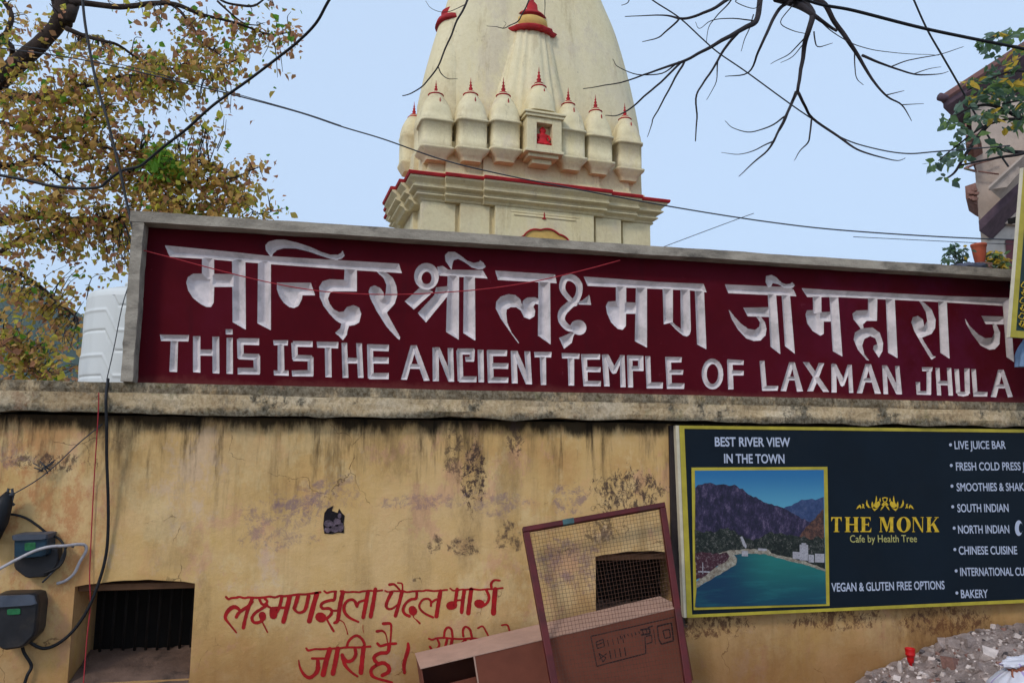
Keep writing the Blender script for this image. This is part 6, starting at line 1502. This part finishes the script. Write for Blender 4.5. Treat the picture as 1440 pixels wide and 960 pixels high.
for k in range(3800):
    x, y = r.uniform(3.0, 6.2), r.uniform(-1.5, -0.06); s_ = min(0.03, 0.003+abs(r.gauss(0, 0.0065))) if r.random() > 0.012 else r.uniform(0.02, 0.045)
    z = hz(x, y)+s_*0.25
    if z < -0.12: continue
    d = [Vector((r.uniform(.6,1.2)*a, r.uniform(.6,1.2)*b_, r.uniform(.5,1)*c_))*s_ for a, b_, c_ in ((-1,-1,-1),(1,-1,-1),(1,1,-1),(-1,1,-1),(-1,-1,1),(1,-1,1),(1,1,1),(-1,1,1))]
    R_ = Matrix.Rotation(r.uniform(0, 6), 3, Vector((r.uniform(-1,1), r.uniform(-1,1), 1)).normalized())
    m.add([R_ @ q+Vector((x, y, z)) for q in d], [(0,3,2,1),(4,5,6,7),(0,1,5,4),(1,2,6,5),(2,3,7,6),(3,0,4,7)], r.choices([0, 1, 2, 3], [4, 6, 0.9, 0.8])[0])
tag(m.build('gravel', [M['stone'], M['rubble'], M['brick'], pmat('dark_stone', rgb(92,84,84), 0.9, 0.3, 9, 0.3)], heap), kind='stuff')
sack = thing('white_sack', 'white woven plastic sack with lilac stripes slumped on the rubble heap', 'sack')
cs = at(1446, 940, -1.02); m = MB(); rows = []
SR = Matrix.Rotation(-0.28, 3, 'Y')
prs = [(0.0,0.05),(0.02,0.16),(0.10,0.195),(0.2,0.20),(0.3,0.185),(0.38,0.15),(0.435,0.085),(0.46,0.045),(0.475,0.035),(0.49,0.05),(0.52,0.075),(0.53,0.06)]
qq = smooth_path([(a, b_) for a, b_ in prs], 5)
so_ = Vector((cs.x+0.0, -1.02, hz(cs.x, -1.02)-0.05))
for h_, r_ in qq:
    row = []
    for i in range(72):
        a = 2*math.pi*i/72; d = Vector((math.cos(a), math.sin(a), 0))
        w_ = 1+0.16*noise.fractal(Vector((d.x*1.6, d.y*1.6, h_*6)), 0.9, 2, 4)+0.07*math.sin(a*11+h_*9)*max(0, (h_-0.28)/0.2)
        row.append(so_+SR @ Vector((d.x*r_*1.15*w_, d.y*r_*0.8*w_, h_*0.62+0.012*noise.noise(Vector((d.x*5, d.y*5, h_*9))))))
    rows.append(row)
ms = MB(); ms.rings(rows)
# woven stripes run up the sack: colour by column
n72 = 72
for k, f in enumerate(ms.f):
    if len(f) == 4 and (f[0] % n72) in (50, 51, 55, 60, 61, 12, 13, 30): ms.m[k] = 1
ms.build('sack_body', [M['sack'], M['sack_stripe']], sack)
neck = so_+SR @ Vector((0, 0, 0.47*0.62)); m = MB()
for k in range(3):
    m.tube([neck+SR @ Vector((0.05*math.cos(a), 0.042*math.sin(a), 0.010*(k-1)+0.004*math.sin(3*a))) for a in np.linspace(0, 6.28, 20)], 0.007, 6)
m.tube([neck+Vector((-0.05, -0.02, 0)), neck+Vector((-0.075, -0.04, -0.03)), neck+Vector((-0.07, -0.05, -0.07))], 0.006, 6)
m.build('tie', M['rope'], sack)
def heap_hit(px, py):
    d = ray(px, py); t = 3.0
    while t < 12:
        p = CAM+d*t
        if p.z <= hz(p.x, p.y) or p.y > -0.05: return Vector((p.x, min(p.y, -0.06), max(p.z, -0.12)))
        t += 0.004
cup = heap_hit(1281, 936); kk = (cup-CAM).length/FPX; hh = 20*kk; czz = cup.z
m = MB()
m.rings([[Vector((cup.x+0.8*r_*kk*math.cos(2*math.pi*i/24), cup.y+0.8*r_*kk*math.sin(2*math.pi*i/24), czz-0.01+(hh+0.01)*t)) for i in range(24)] for t, r_ in ((0,2.0),(0.22,2.2),(0.26,4.0),(0.45,5.0),(0.62,5.8),(0.64,6.8),(0.74,6.8),(0.76,6.4),(0.97,7.2),(1.0,7.2),(1.0,6.4),(0.8,5.8),(0.78,0.3))])
tag(m.build('plastic_cup', M['red_plastic']), 'small red plastic cup standing at the edge of the rubble heap', 'cup')
q = heap_hit(1266, 946); m = MB(); blobmesh(m, (q.x, q.y, q.z+0.03), 0.016, 0.016, 0.05, 4, 0.5, 16, 10)
tag(m.build('stone', M['stone']), 'small upright pinkish stone just left of the red plastic cup', 'stone')
# ------------------------------------------------------------------ air: pale haze over the valley
hz_ = MB(); hz_.box(-2500, 2500, -450, 2500, -2.0, 270.0)
hm = bpy.data.materials.new('valley_haze'); hm.use_nodes = True; hn = hm.node_tree.nodes; hn.clear()
ho = hn.new('ShaderNodeOutputMaterial'); hv = hn.new('ShaderNodeVolumePrincipled')
hv.inputs['Color'].default_value = (0.72, 0.84, 1.0, 1); hv.inputs['Density'].default_value = 0.00022; hv.inputs['Anisotropy'].default_value = 0.0
hm.node_tree.links.new(hv.outputs[0], ho.inputs['Volume'])
tag(hz_.build('haze', hm), kind='stuff')
